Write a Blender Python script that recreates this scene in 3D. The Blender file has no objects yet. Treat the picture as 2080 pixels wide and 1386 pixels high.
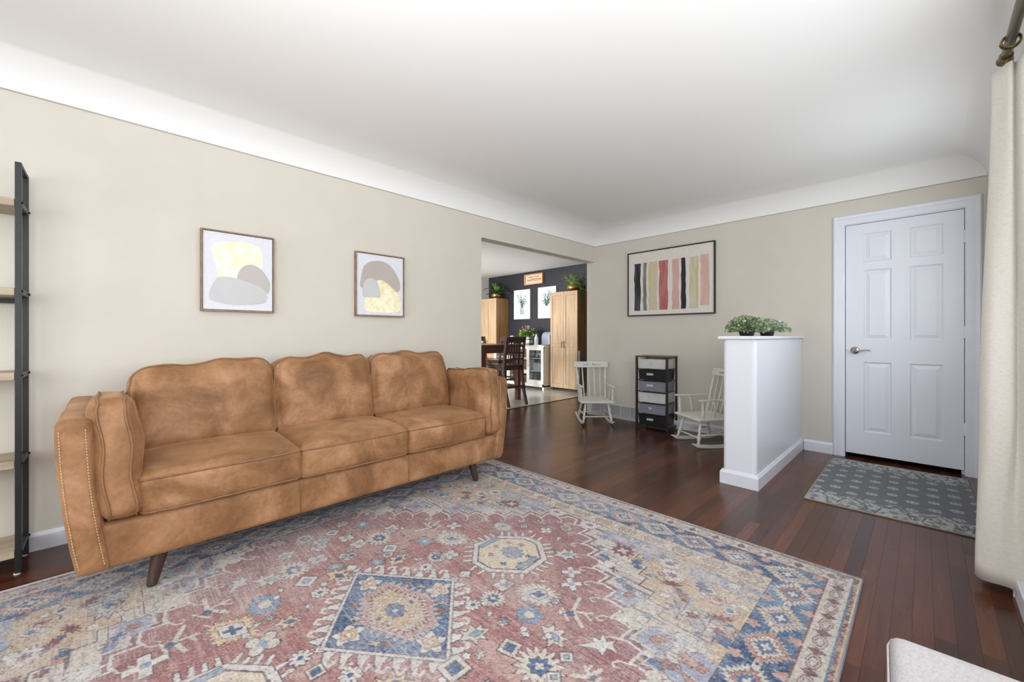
import bpy, bmesh, math, random
import numpy as np
from mathutils import Vector, Matrix, noise as mnoise
random.seed(7)
sc = bpy.context.scene
C = sc.collection

# ------------------------------------------------------------------ camera, world, light, exposure
F_PX, HY, CAM_H, YAW = 826.0, 681.3, 1.085, math.radians(45.4)
cd = bpy.data.cameras.new('camera'); cam = bpy.data.objects.new('camera', cd); C.objects.link(cam)
cam.location = (0, 0, CAM_H); cam.rotation_euler = (math.pi/2, 0, YAW)
cd.sensor_width = 36.0; cd.lens = 36.0*F_PX/2080; cd.shift_y = -(693-HY)/2080
cd.clip_start = 0.05
sc.camera = cam
w = bpy.data.worlds.new('daylight'); sc.world = w; w.use_nodes = True
bg = w.node_tree.nodes['Background']; bg.inputs[0].default_value = (0.86, 0.93, 1, 1); bg.inputs[1].default_value = 1.2
def area(name, loc, rot, sx, sy, power, col=(1, 1, 1), spread=180):
    l = bpy.data.lights.new(name, 'AREA'); l.shape = 'RECTANGLE'; l.size = sx; l.size_y = sy
    l.energy = power; l.color = col; l.spread = math.radians(spread)
    o = bpy.data.objects.new(name, l); C.objects.link(o); o.location = loc; o.rotation_euler = rot
    return o
R90 = math.pi/2
# daylight standing in the windows of the right wall, the back wall and the kitchen's patio door
area('window_light_front', (.45, .95, 1.45), (0, R90, 0), 1.5, 2.6, 50, (.95, .98, 1))
area('window_light_side', (.45, -1.75, 1.45), (0, R90, 0), 1.4, 1.5, 38, (.93, .97, 1))
area('window_light_back', (-1.5, -3.1, 1.4), (R90, 0, 0), 2.4, 1.6, 52, (.97, .99, 1))
area('patio_light', (-6.1, .35, 1.2), (R90, 0, 0), 1.5, 2.0, 82, (.95, .98, 1), 62)
area('kitchen_overhead_fill', (-5.8, 4.2, 2.45), (0, 0, 0), .8, .8, 19, (.98, .99, 1))  # added fill below the kitchen ceiling
fl_ = area('upward_fill', (-.5, -.55, 1.5), (0, 0, 0), .5, .5, 22, (1, 1, 1), 120)  # added unseen fill aimed upwards to brighten the ceiling
fl_.rotation_euler = Vector((-.22, .50, .84)).to_track_quat('-Z', 'Y').to_euler()
area('front_door_fill', (.47, 3.55, 1.55), (0, R90, 0), .9, .8, 14, (.95, .98, 1))  # added light outside the front door, brightens the white door and far corner
sc.view_settings.view_transform = 'Standard'; sc.view_settings.look = 'None'
sc.view_settings.gamma = 1; sc.view_settings.use_curve_mapping = False
sc.view_settings.exposure = 0.13

# ------------------------------------------------------------------ helpers
def lin(v):
    v = v/255.0
    return v/12.92 if v <= .04045 else ((v+.055)/1.055)**2.4
def rgb(r, g, b): return (lin(r), lin(g), lin(b), 1)
MATS = {}
def mat(name, col, rough=.6, metal=0, spec=.5, noise=None, bump=None, mapping=(1, 1, 1), emit=None, coat=0, isl=0):
    """procedural principled material; noise=(scale, detail, other colour, low, high), bump=(scale, strength, distance)"""
    if name in MATS: return MATS[name]
    m = bpy.data.materials.new(name); m.use_nodes = True; nt = m.node_tree; N = nt.nodes; L = nt.links
    b = N['Principled BSDF']; b.inputs['Base Color'].default_value = col
    b.inputs['Roughness'].default_value = rough; b.inputs['Metallic'].default_value = metal
    b.inputs['Specular IOR Level'].default_value = spec
    if coat: b.inputs['Coat Weight'].default_value = coat; b.inputs['Coat Roughness'].default_value = .15
    tc = N.new('ShaderNodeTexCoord'); mp = N.new('ShaderNodeMapping'); L.new(tc.outputs['Object'], mp.inputs[0])
    mp.inputs['Scale'].default_value = mapping
    src = None
    if noise:
        n = N.new('ShaderNodeTexNoise'); n.inputs['Scale'].default_value = noise[0]; n.inputs['Detail'].default_value = noise[1]
        n.inputs['Roughness'].default_value = .62
        L.new(mp.outputs[0], n.inputs['Vector'])
        r = N.new('ShaderNodeValToRGB'); r.color_ramp.elements[0].position = noise[3]; r.color_ramp.elements[1].position = noise[4]
        r.color_ramp.elements[0].color = col; r.color_ramp.elements[1].color = noise[2]
        L.new(n.outputs[0], r.inputs[0]); src = r.outputs[0]
    if isl:
        g = N.new('ShaderNodeNewGeometry'); mr = N.new('ShaderNodeMapRange')
        mr.inputs[3].default_value = 1-isl; mr.inputs[4].default_value = 1+isl
        L.new(g.outputs['Random Per Island'], mr.inputs[0])
        mx = N.new('ShaderNodeVectorMath'); mx.operation = 'SCALE'
        if src: L.new(src, mx.inputs[0])
        else: mx.inputs[0].default_value = col[:3]
        L.new(mr.outputs[0], mx.inputs['Scale']); src = mx.outputs[0]
    if src: L.new(src, b.inputs['Base Color'])
    if bump:
        n2 = N.new('ShaderNodeTexNoise'); n2.inputs['Scale'].default_value = bump[0]; n2.inputs['Detail'].default_value = 4
        L.new(mp.outputs[0], n2.inputs['Vector'])
        bp = N.new('ShaderNodeBump'); bp.inputs['Strength'].default_value = bump[1]; bp.inputs['Distance'].default_value = bump[2]
        L.new(n2.outputs[0], bp.inputs['Height']); L.new(bp.outputs[0], b.inputs['Normal'])
    if emit:
        b.inputs['Emission Color'].default_value = emit[0]; b.inputs['Emission Strength'].default_value = emit[1]
    MATS[name] = m
    return m
def tag(o, label=None, cat=None, group=None, kind=None):
    if label: o['label'] = label
    if cat: o['category'] = cat
    if group: o['group'] = group
    if kind: o['kind'] = kind
    return o
def empty(name, loc=(0, 0, 0), rz=0, **k):
    o = bpy.data.objects.new(name, None); C.objects.link(o); o.location = loc; o.rotation_euler = (0, 0, rz)
    o.empty_display_size = .1
    return tag(o, **k)
def link(name, me, m=None, parent=None, loc=None, rz=0):
    o = bpy.data.objects.new(name, me); C.objects.link(o)
    if m is not None and not me.materials: me.materials.append(m)
    if parent is not None: o.parent = parent
    if loc is not None: o.location = loc
    if rz: o.rotation_euler = (0, 0, rz)
    return o
class MB:
    def __init__(s): s.v = []; s.f = []
    def add(s, v, f):
        n = len(s.v); s.v += [tuple(p) for p in v]; s.f += [tuple(i+n for i in q) for q in f]; return s
    def box(s, x0, x1, y0, y1, z0, z1):
        return s.add([(x0, y0, z0), (x1, y0, z0), (x1, y1, z0), (x0, y1, z0), (x0, y0, z1), (x1, y0, z1), (x1, y1, z1), (x0, y1, z1)],
                     [(0, 3, 2, 1), (4, 5, 6, 7), (0, 1, 5, 4), (1, 2, 6, 5), (2, 3, 7, 6), (3, 0, 4, 7)])
    def hexa(s, b, t):   # bottom ring, top ring (4 corners each)
        return s.add(list(b)+list(t), [(0, 3, 2, 1), (4, 5, 6, 7), (0, 1, 5, 4), (1, 2, 6, 5), (2, 3, 7, 6), (3, 0, 4, 7)])
    def bar(s, p, q, w, d, up=(0, 0, 1)):
        p, q = Vector(p), Vector(q); a = (q-p).normalized(); u = Vector(up)
        if abs(a.dot(u)) > .98: u = Vector((0, 1, 0))
        x = a.cross(u).normalized()*w/2; y = x.cross(a).normalized()*d/2
        return s.hexa([p-x-y, p+x-y, p+x+y, p-x+y], [q-x-y, q+x-y, q+x+y, q-x+y])
    def tube(s, pts, r, n=8, cap=True):
        pts = [Vector(p) for p in pts]; rs = r if isinstance(r, (list, tuple)) else [r]*len(pts)
        k = len(pts); base = len(s.v); prev = None
        for i, p in enumerate(pts):
            a = (pts[min(i+1, k-1)]-pts[max(i-1, 0)])
            a = a.normalized() if a.length > 1e-9 else Vector((0, 0, 1))
            if prev is None:
                u = Vector((0, 0, 1)) if abs(a.z) < .9 else Vector((1, 0, 0))
                prev = a.cross(u).normalized()
            x = (prev-a*prev.dot(a)).normalized(); y = a.cross(x); prev = x
            for j in range(n):
                t = 2*math.pi*j/n; s.v.append(tuple(p+(x*math.cos(t)+y*math.sin(t))*rs[i]))
        for i in range(k-1):
            for j in range(n):
                a = base+i*n+j; b = base+i*n+(j+1) % n
                s.f.append((a, b, b+n, a+n))
        if cap:
            s.f.append(tuple(base+j for j in range(n))[::-1]); s.f.append(tuple(base+(k-1)*n+j for j in range(n)))
        return s
    def lathe(s, prof, c=(0, 0, 0), n=20, sx=1, sy=1):
        base = len(s.v)
        for r, z in prof:
            for j in range(n):
                t = 2*math.pi*j/n; s.v.append((c[0]+r*math.cos(t)*sx, c[1]+r*math.sin(t)*sy, c[2]+z))
        k = len(prof)
        for i in range(k-1):
            for j in range(n):
                a = base+i*n+j; b = base+i*n+(j+1) % n; s.f.append((a, b, b+n, a+n))
        s.f.append(tuple(base+j for j in range(n))[::-1]); s.f.append(tuple(base+(k-1)*n+j for j in range(n)))
        return s
    def prism(s, poly, axis, a, b):
        """extrude 2D polygon along axis ('x','y','z') from a to b"""
        def P(p, t):
            return (t, p[0], p[1]) if axis == 'x' else ((p[0], t, p[1]) if axis == 'y' else (p[0], p[1], t))
        n = len(poly)
        return s.add([P(p, a) for p in poly]+[P(p, b) for p in poly],
                     [tuple(range(n))[::-1], tuple(range(n, 2*n))]+[(i, (i+1) % n, (i+1) % n+n, i+n) for i in range(n)])
    def mesh(s, name, smooth=False):
        me = bpy.data.meshes.new(name); me.from_pydata(s.v, [], s.f); me.validate()
        bm = bmesh.new(); bm.from_mesh(me); bmesh.ops.recalc_face_normals(bm, faces=bm.faces); bm.to_mesh(me); bm.free()
        if smooth: me.polygons.foreach_set('use_smooth', [True]*len(me.polygons))
        return me
    def build(s, name, m, parent=None, smooth=False, bevel=0, seg=2, loc=None, rz=0):
        o = link(name, s.mesh(name, smooth), m, parent, loc, rz)
        if bevel:
            b = o.modifiers.new('bevel', 'BEVEL'); b.width = bevel; b.segments = seg; b.limit_method = 'ANGLE'; b.angle_limit = math.radians(40)
            b.harden_normals = False
        return o
def copy_tree(o, parent=None):
    c = o.copy(); C.objects.link(c); c.parent = parent
    for ch in list(o.children): copy_tree(ch, c)
    return c
def text_mesh(name, body, size, m, parent, loc, rot, shear=0, extrude=.0008, align='CENTER'):
    cu = bpy.data.curves.new(name, 'FONT'); cu.body = body; cu.size = size; cu.shear = shear; cu.extrude = extrude
    cu.align_x = align; cu.align_y = 'CENTER'; cu.resolution_u = 2
    t = bpy.data.objects.new(name, cu); C.objects.link(t)
    dg = bpy.context.evaluated_depsgraph_get(); dg.update()
    me = bpy.data.meshes.new_from_object(t.evaluated_get(dg)); bpy.data.objects.remove(t)
    me.materials.clear()
    o = link(name, me, m, parent); o.location = loc; o.rotation_euler = rot
    return o

# ------------------------------------------------------------------ materials
M_wall = mat('beige_wall_paint', rgb(209, 203, 192), .75, noise=(3, 3, rgb(206, 200, 189), .4, .7), bump=(160, .05, .002))
M_ceil = mat('white_ceiling_paint', rgb(236, 236, 235), .85, bump=(90, .04, .002))
M_trim = mat('white_semigloss_trim', rgb(226, 229, 238), .32, noise=(5, 2, rgb(220, 224, 234), .4, .7))
M_door = mat('white_door_paint', rgb(222, 225, 233), .38, bump=(60, .03, .001))
M_half = mat('white_half_wall_paint', rgb(226, 229, 238), .3, bump=(14, .05, .004))
M_navy = mat('dark_charcoal_wall_paint', rgb(27, 27, 33), .42, noise=(2, 2, rgb(25, 25, 31), .4, .7), bump=(120, .05, .002))
M_black = mat('black_metal', rgb(18, 20, 24), .42, noise=(30, 2, rgb(26, 28, 32), .4, .7))
M_void = mat('closet_shade_black', rgb(8, 7, 7), .9, noise=(3, 1, rgb(10, 9, 9), .3, .7))
M_nickel = mat('brushed_nickel', rgb(190, 186, 184), .25, 1, noise=(60, 2, rgb(165, 162, 160), .4, .7), mapping=(1, 1, 8))
M_white = mat('white_paint', rgb(228, 226, 220), .4, noise=(14, 3, rgb(216, 213, 205), .45, .8))
M_rocker = mat('chalky_white_rocker_paint', rgb(216, 215, 206), .45, noise=(26, 4, rgb(196, 193, 180), .5, .8))

# ------------------------------------------------------------------ room shell
XL, YF, XR, YB = -3.15, 4.69, .33, -3.0
ZC0, ZC1, RC = 2.288, 2.488, .20
def struct(mb, name, m, **k):
    o = mb.build(name, m, **k); o['kind'] = 'structure'; return o
wl = MB(); wl.box(XL-.13, XL, YB-.12, 2.67, 0, ZC0+.1); wl.box(XL-.13, XL, 2.67, YF, 2.078, ZC0+.1)
struct(wl, 'wall_left', M_wall)
wf = MB(); wf.box(XL-.13, -.515, YF, YF+.12, 0, ZC0+.1); wf.box(.235, XR+.12, YF, YF+.12, 0, ZC0+.1)
wf.box(-.515, .235, YF, YF+.12, 2.08, ZC0+.1)
struct(wf, 'wall_far', M_wall)
wr = MB(); wr.box(XR, XR+.12, 4.30, YF, 0, ZC0+.1); wr.box(XR, XR+.12, 2.82, 4.30, 2.14, ZC0+.1)
wr.box(XR, XR+.12, 2.3, 2.82, 0, ZC0+.1); wr.box(XR, XR+.12, -.4, 2.3, 0, .7); wr.box(XR, XR+.12, -.4, 2.3, 2.2, ZC0+.1)
wr.box(XR, XR+.12, -1.0, -.4, 0, ZC0+.1); wr.box(XR, XR+.12, -2.5, -1.0, 0, .7); wr.box(XR, XR+.12, -2.5, -1.0, 2.2, ZC0+.1)
wr.box(XR, XR+.12, YB-.12, -2.5, 0, ZC0+.1)
struct(wr, 'wall_right', M_wall)
wb = MB(); wb.box(XL-.13, -2.75, YB-.12, YB, 0, ZC0+.1); wb.box(-.25, XR+.12, YB-.12, YB, 0, ZC0+.1)
wb.box(-2.75, -.25, YB-.12, YB, 0, .6); wb.box(-2.75, -.25, YB-.12, YB, 2.2, ZC0+.1)
struct(wb, 'wall_back', M_wall)
# ceiling with a plaster cove running round the room
cv = MB(); NS = 14
rings = []
for i in range(NS+1):
    t = math.pi/2*i/NS; d = .33*(1-math.cos(t)); z = ZC0+RC*math.sin(t)
    rings.append([(XL+d, YB+d, z), (XR-d, YB+d, z), (XR-d, YF-d, z), (XL+d, YF-d, z)])
rings.append([(XL+.45, YB+.45, ZC1), (XR-.45, YB+.45, ZC1), (XR-.45, YF-.45, ZC1), (XL+.45, YF-.45, ZC1)]); NS += 1
vs = [p for r in rings for p in r]
fs = [(4*i+j, 4*i+(j+1) % 4, 4*i+4+(j+1) % 4, 4*i+4+j) for i in range(NS) for j in range(4)]
fs.append((4*NS, 4*NS+1, 4*NS+2, 4*NS+3))
me = bpy.data.meshes.new('ceiling'); me.from_pydata(vs, [], fs)
for p in me.polygons: p.use_smooth = True
me.set_sharp_from_angle(angle=math.radians(30))
ce = link('ceiling', me, M_ceil); ce['kind'] = 'structure'
tr = MB()
for (a, b) in (((XL, YB), (XL, YF)), ((XL, YF), (XR, YF)), ((XR, YF), (XR, YB))):
    pass
struct(MB().box(XL-.13, XR+.12, YB-.12, YF+.12, ZC1+.012, ZC1+.06), 'ceiling', M_ceil)   # slab above the cove
# fine reveal line where cove meets wall
M_rev = mat('cove_reveal', rgb(176, 170, 156), .8, noise=(9, 2, rgb(170, 164, 150), .4, .7))
rv = MB(); rv.box(XL, XL+.004, YB, YF, ZC0-.004, ZC0+.002); rv.box(XL, XR, YF-.004, YF, ZC0-.004, ZC0+.002)
struct(rv, 'trim_1', M_rev)

# baseboards
def base_prof(h=.09, t=.014): return [(0, 0), (t, 0), (t, h-.018), (t*.55, h-.006), (t*.4, h), (0, h)]
bb = MB(); bb.prism([(XL+a, b) for a, b in base_prof()], 'y', YB, 2.66)
struct(bb, 'baseboard_left', M_trim)
bf = MB(); bf.prism([(YF-a, b) for a, b in base_prof(.10)], 'x', -.80, -.586)
bf.prism([(YF-a, b) for a, b in base_prof(.10)], 'x', -2.45, -1.04)
struct(bf, 'baseboard_far', M_trim)
br = MB(); br.box(.262, XR, 1.2, 2.67, 0, .088); br.box(.258, .27, 2.655, 2.67, .0, .11)
struct(br, 'baseboard_right', M_trim, bevel=.004)

# floor: subfloor slab with hardwood planks as its pieces
sub = struct(MB().box(-4.26, XR+.1, YB-.1, 7.2, -.05, -.012), 'floor', mat('subfloor', rgb(28, 16, 12), .9, noise=(4, 1, rgb(24, 14, 10), .3, .7)))
def wood_mat():
    m = bpy.data.materials.new('dark_cherry_hardwood'); m.use_nodes = True; N = m.node_tree.nodes; L = m.node_tree.links
    b = N['Principled BSDF']; g = N.new('ShaderNodeNewGeometry'); oi = N.new('ShaderNodeObjectInfo')
    ad = N.new('ShaderNodeMath'); ad.operation = 'ADD'; L.new(g.outputs['Random Per Island'], ad.inputs[0]); L.new(oi.outputs['Random'], ad.inputs[1])
    fr = N.new('ShaderNodeMath'); fr.operation = 'FRACT'; L.new(ad.outputs[0], fr.inputs[0])
    cr = N.new('ShaderNodeValToRGB'); e = cr.color_ramp.elements
    e[0].position = 0; e[0].color = rgb(60, 34, 26); e[1].position = 1; e[1].color = rgb(94, 52, 32)
    for p, c_ in ((.25, rgb(68, 37, 26)), (.5, rgb(78, 42, 27)), (.78, rgb(86, 46, 28))):
        x = e.new(p); x.color = c_
    L.new(fr.outputs[0], cr.inputs[0])
    gp = N.new('ShaderNodeVectorMath'); gp.operation = 'MULTIPLY'; gp.inputs[1].default_value = (34, 1.8, 4); L.new(g.outputs['Position'], gp.inputs[0])
    ofs = N.new('ShaderNodeVectorMath'); ofs.operation = 'ADD'; L.new(gp.outputs[0], ofs.inputs[0])
    sc_ = N.new('ShaderNodeVectorMath'); sc_.operation = 'SCALE'; sc_.inputs[0].default_value = (13, 57, 31); L.new(fr.outputs[0], sc_.inputs['Scale']); L.new(sc_.outputs[0], ofs.inputs[1])
    n = N.new('ShaderNodeTexNoise'); n.inputs['Scale'].default_value = 1.6; n.inputs['Detail'].default_value = 3; n.inputs['Distortion'].default_value = 0; L.new(ofs.outputs[0], n.inputs['Vector'])
    r2 = N.new('ShaderNodeMapRange'); r2.inputs[1].default_value = .2; r2.inputs[2].default_value = .8; r2.inputs[3].default_value = .74; r2.inputs[4].default_value = 1.26; L.new(n.outputs[0], r2.inputs[0])
    mu = N.new('ShaderNodeVectorMath'); mu.operation = 'SCALE'; L.new(cr.outputs[0], mu.inputs[0]); L.new(r2.outputs[0], mu.inputs['Scale'])
    L.new(mu.outputs[0], b.inputs['Base Color'])
    b.inputs['Roughness'].default_value = .24; b.inputs['Specular IOR Level'].default_value = .42
    n3 = N.new('ShaderNodeTexNoise'); n3.inputs['Scale'].default_value = 5; n3.inputs['Detail'].default_value = 0; L.new(g.outputs['Position'], n3.inputs['Vector'])
    n4 = N.new('ShaderNodeMath'); n4.operation = 'MULTIPLY_ADD'; n4.inputs[1].default_value = .0; L.new(n.outputs[0], n4.inputs[0]); L.new(n3.outputs[0], n4.inputs[2])
    bp = N.new('ShaderNodeBump'); bp.inputs['Strength'].default_value = .10; bp.inputs['Distance'].default_value = .006; L.new(n3.outputs[0], bp.inputs['Height']); L.new(bp.outputs[0], b.inputs['Normal'])
    rr = N.new('ShaderNodeMapRange'); rr.inputs[3].default_value = .19; rr.inputs[4].default_value = .27; L.new(n3.outputs[0], rr.inputs[0]); L.new(rr.outputs[0], b.inputs['Roughness'])
    return m
M_wood = wood_mat()
PW = .057
def plank_geo(mb, x, y0, y1):
    c_ = .0004; x0 = x+.0001; x1 = x+PW-.0001; y0 += .0003; y1 -= .0003
    mb.add([(x0, y0, -.012), (x1, y0, -.012), (x1, y1, -.012), (x0, y1, -.012), (x0, y0, -c_), (x1, y0, -c_), (x1, y1, -c_), (x0, y1, -c_),
            (x0+c_, y0+c_, 0), (x1-c_, y0+c_, 0), (x1-c_, y1-c_, 0), (x0+c_, y1-c_, 0)],
           [(0, 1, 5, 4), (1, 2, 6, 5), (2, 3, 7, 6), (3, 0, 4, 7), (4, 5, 9, 8), (5, 6, 10, 9), (6, 7, 11, 10), (7, 4, 8, 11), (8, 9, 10, 11)])
def w2p(X, Y, Z=0):
    s, c = math.sin(YAW), math.cos(YAW); d = -s*X+c*Y; l = c*X+s*Y
    if d < .3: return None
    return 1040+F_PX*l/d, HY-F_PX*(Z-CAM_H)/d, d
rest = MB(); shared = {}; cand = []
rp = random.Random(3)
x = -4.25
while x < XR+.05:
    y = YB-rp.random()*.9
    while y < 7.1:
        Ln = rp.choice((.6, .75, .9, 1.05, 1.2)); y1 = min(y+Ln, 7.15); cand.append((x, max(y, YB-.05), y1)); y = y1
    x += PW
def vis(x, y0, y1):
    xc, yc = x+PW/2, (y0+y1)/2
    if -2.70 < xc < -.22 and yc < 2.3: return 0
    if xc < -3.15 and yc > 5.4: return 0
    q = None
    for yy in (y0+.05, yc, y1-.05):
        p = w2p(xc, yy)
        if p and -10 < p[0] < 2090 and p[1] < 1400 and not (-3.3 < xc < -2.3 and -.2 < yy < 2.1): q = max(q or 0, 1/p[2])
    if q is None: return 0
    if xc < XL-.1 and (y1 < 2.7 or yc > 5.5): return 0
    return q
cand = [(vis(*c_), c_) for c_ in cand]; cand.sort(key=lambda t: -t[0])
for i, (q, (px, y0, y1)) in enumerate(cand):
    if i < 290 and q > 0:
        k = round(y1-y0, 3)
        if k not in shared:
            mb = MB(); plank_geo(mb, 0, 0, y1-y0); shared[k] = mb.mesh('plank')
        link('plank', shared[k], M_wood, sub, (px, y0, 0))
    else: plank_geo(rest, px, y0, y1)
rest.build('plank_field', M_wood, sub)['kind'] = 'stuff'
# kitchen floor of pale stone-look tiles
kf = struct(MB().box(-7.7, -4.262, .3, 6.75, -.05, -.006), 'floor', mat('tile_grout', rgb(168, 162, 150), .9, noise=(20, 2, rgb(155, 150, 140), .4, .7)))
M_tile = mat('pale_stone_tile', rgb(212, 207, 196), .2, noise=(5, 5, rgb(190, 183, 168), .4, .7), bump=(9, .1, .004), isl=.04)
tm = MB().box(0, .457, 0, .302, -.006, .003).mesh('tile')
krest = MB()
for i in range(8):
    for j in range(21):
        xx = -4.27-.46*(i+1)+(.23 if j % 2 else 0); yy = .4+.305*j
        if xx+.457 > -4.264:
            if 3.4 < yy < 6.6: MB().box(xx, -4.264, yy, yy+.302, -.006, .003).build('tile', M_tile, kf)
            else: krest.box(xx, -4.264, yy, yy+.302, -.006, .003)
        elif yy > 3.2 and i < 7: link('tile', tm, M_tile, kf, (xx, yy, 0))
        else: krest.box(xx, xx+.457, yy, yy+.302, -.006, .003)
for j in range(1, 21, 2): pass
krest.build('tile_field', M_tile, kf)['kind'] = 'stuff'
struct(MB().box(-4.275, -4.25, .3, 7.1, -.004, .006), 'trim_2', mat('dark_floor_strip', rgb(40, 26, 22), .35, noise=(20, 2, rgb(32, 20, 17), .4, .7)), bevel=.002)
# kitchen shell
struct(MB().box(-7.6, -4.0, 6.6, 6.7, 0, 2.6).box(-4.0, XL-.13, 6.6, 6.7, 0, 2.6), 'wall_kitchen', M_navy)
struct(MB().box(-7.6, -7.5, .3, 6.7, 0, 2.6), 'wall_kitchen_left', M_wall)
kb = MB(); kb.box(-7.5, -7.0, .2, .3, 0, 2.6); kb.box(-4.2, XL-.13, .2, .3, 0, 2.6); kb.box(-7.0, -4.2, .2, .3, 2.3, 2.6)
struct(kb, 'wall_kitchen_back', M_wall)
struct(MB().box(-7.6, XL-.001, .2, 6.7, 2.49, 2.6), 'ceiling', M_ceil)
struct(MB().box(XL-.13, XL, YF+.12, 6.6, 0, 2.49), 'wall_passage', M_wall)
# closet box behind the white door, its shade put in as near-black colour
cl = MB(); cl.box(-.7, .4, YF+.55, YF+.6, -.05, 2.3); cl.box(-.72, -.7, YF+.12, YF+.6, -.05, 2.3); cl.box(.4, .42, YF+.12, YF+.6, -.05, 2.3); cl.box(-.72, .42, YF+.12, YF+.6, 2.3, 2.32)
struct(cl, 'wall_closet', M_void)

# white six-panel door with casing
dz0, dz1, dx0, dx1 = .040, 2.062, -.495, .216
d = MB(); yf = YF+.006; yb = yf+.035
colx = [(-.375, -.194), (-.084, .107)]; rowz = [(.24, .85), (1.045, 1.655), (1.725, 1.975)]
xs = [dx0, colx[0][0], colx[0][1], colx[1][0], colx[1][1], dx1]; zs = [dz0, .24, .85, 1.045, 1.655, 1.725, 1.975, dz1]
for i in (0, 2, 4): d.box(xs[i], xs[i+1], yf, yb, dz0, dz1)
for i in (1, 3):
    for j in (0, 2, 4, 6): d.box(xs[i], xs[i+1], yf, yb, zs[j], zs[j+1])
door = struct(d, 'door_1', M_door)
for cx in colx:
    for rz in rowz:
        p = MB(); x0, x1 = cx; z0, z1 = rz
        lv = [(0, 0.0), (.010, .010), (.016, .010), (.042, .003), (.05, .003)]
        vv = []; ff = []
        for ins, dep in lv:
            vv += [(x0+ins, yf+dep, z0+ins), (x1-ins, yf+dep, z0+ins), (x1-ins, yf+dep, z1-ins), (x0+ins, yf+dep, z1-ins)]
        for k in range(len(lv)-1):
            for j in range(4): ff.append((4*k+j, 4*k+(j+1) % 4, 4*k+4+(j+1) % 4, 4*k+4+j))
        k = 4*(len(lv)-1); ff.append((k, k+1, k+2, k+3))
        p.add(vv, ff); p.build('panel', M_door, door)
# casing with a moulded profile, jamb
def casing(mb, x0, x1, z1, y, w=.088, t=.016):
    prof = [(0, .006), (.006, .011), (.05, .011), (.056, .016), (.074, .018), (.082, .014), (w, .006)]
    for k in range(len(prof)-1):
        (a, ta), (b, tb) = prof[k], prof[k+1]
        mb.hexa([(x0-b, y, 0), (x0-a, y, 0), (x0-a, y-ta, 0), (x0-b, y-tb, 0)], [(x0-b, y, z1+b), (x0-a, y, z1+a), (x0-a, y-ta, z1+a), (x0-b, y-tb, z1+b)])
        mb.hexa([(x1+a, y, 0), (x1+b, y, 0), (x1+b, y-tb, 0), (x1+a, y-ta, 0)], [(x1+a, y, z1+a), (x1+b, y, z1+b), (x1+b, y-tb, z1+b), (x1+a, y-ta, z1+a)])
        mb.add([(x0-a, y, z1+a), (x1+a, y, z1+a), (x1+b, y, z1+b), (x0-b, y, z1+b), (x0-a, y-ta, z1+a), (x1+a, y-ta, z1+a), (x1+b, y-tb, z1+b), (x0-b, y-tb, z1+b)],
               [(0, 3, 2, 1), (4, 5, 6, 7), (0, 1, 5, 4), (1, 2, 6, 5), (2, 3, 7, 6), (3, 0, 4, 7)])
cs = MB(); casing(cs, dx0-.004, dx1+.006, 2.07, YF); cs.build('casing', M_trim, door)
jb = MB(); jb.box(-.515, dx0-.004, YF, YF+.12, 0, 2.08); jb.box(dx1+.004, .235, YF, YF+.12, 0, 2.08); jb.box(-.515, .235, YF, YF+.12, 2.066, 2.08)
jb.box(dx1-.012, dx1+.004, YF+.042, YF+.06, 0, 2.07)
jb.build('jamb', M_trim, door)
for z in (1.849, 1.109, .357):
    h = MB(); h.tube([(dx1+.004, yf-.006, z-.045), (dx1+.004, yf-.006, z+.045)], .006, 8)
    for k in (-.045, -.015, .015, .045): h.tube([(dx1+.004, yf-.006, z+k-.002), (dx1+.004, yf-.006, z+k+.002)], .0075, 8)
    h.box(dx1-.012, dx1+.018, yf-.004, yf-.001, z-.045, z+.045)
    h.build('hinge', M_trim, door, smooth=False)
hd = MB(); hx, hz = -.432, .951
hd.lathe([(.0325, 0), (.0325, .004), (.029, .009), (.02, .012), (.012, .014), (.011, .045), (.013, .05), (.006, .054)], (0, 0, 0), 24)
hd.v = [(hx+a, yf-c_, hz+b) for a, b, c_ in hd.v]
hd.tube([(hx, yf-.046, hz), (hx+.02, yf-.05, hz-.004), (hx+.045, yf-.05, hz+.001), (hx+.07, yf-.048, hz+.006), (hx+.095, yf-.044, hz+.003), (hx+.108, yf-.042, hz-.002)], [.010, .009, .007, .006, .0055, .004], 10)
hd.build('handle', M_nickel, door, smooth=True)
MB().lathe([(.012, 0), (.012, .003)], (0, 0, 0), 12).build('latch', M_nickel, door, loc=(dx0-.003, yf-.002, hz))
# dark front door beyond the curtain on the right wall
d2 = MB(); d2.box(XR+.03, XR+.075, 2.86, 4.26, 0.01, 1.05); d2.box(XR+.03, XR+.075, 2.86, 4.26, 2.0, 2.10); d2.box(XR+.03, XR+.075, 2.86, 3.05, 1.05, 2.0); d2.box(XR+.03, XR+.075, 4.07, 4.26, 1.05, 2.0)
M_dk = mat('dark_front_door', rgb(44, 42, 42), .4, noise=(12, 2, rgb(36, 34, 34), .4, .7))
dd = struct(d2, 'door_2', M_dk)
f2 = MB(); f2.box(XR+.01, XR+.12, 4.26, 4.30, 0, 2.14); f2.box(XR+.01, XR+.12, 2.82, 2.86, 0, 2.14); f2.box(XR+.01, XR+.12, 2.82, 4.30, 2.10, 2.14)
f2.build('jamb', M_dk, dd)
for z0, z1 in ((.25, .9),):
    for y0 in (2.98, 3.62): MB().box(XR+.022, XR+.034, y0, y0+.5, z0, z1).build('panel', M_dk, dd, bevel=.008)
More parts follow.
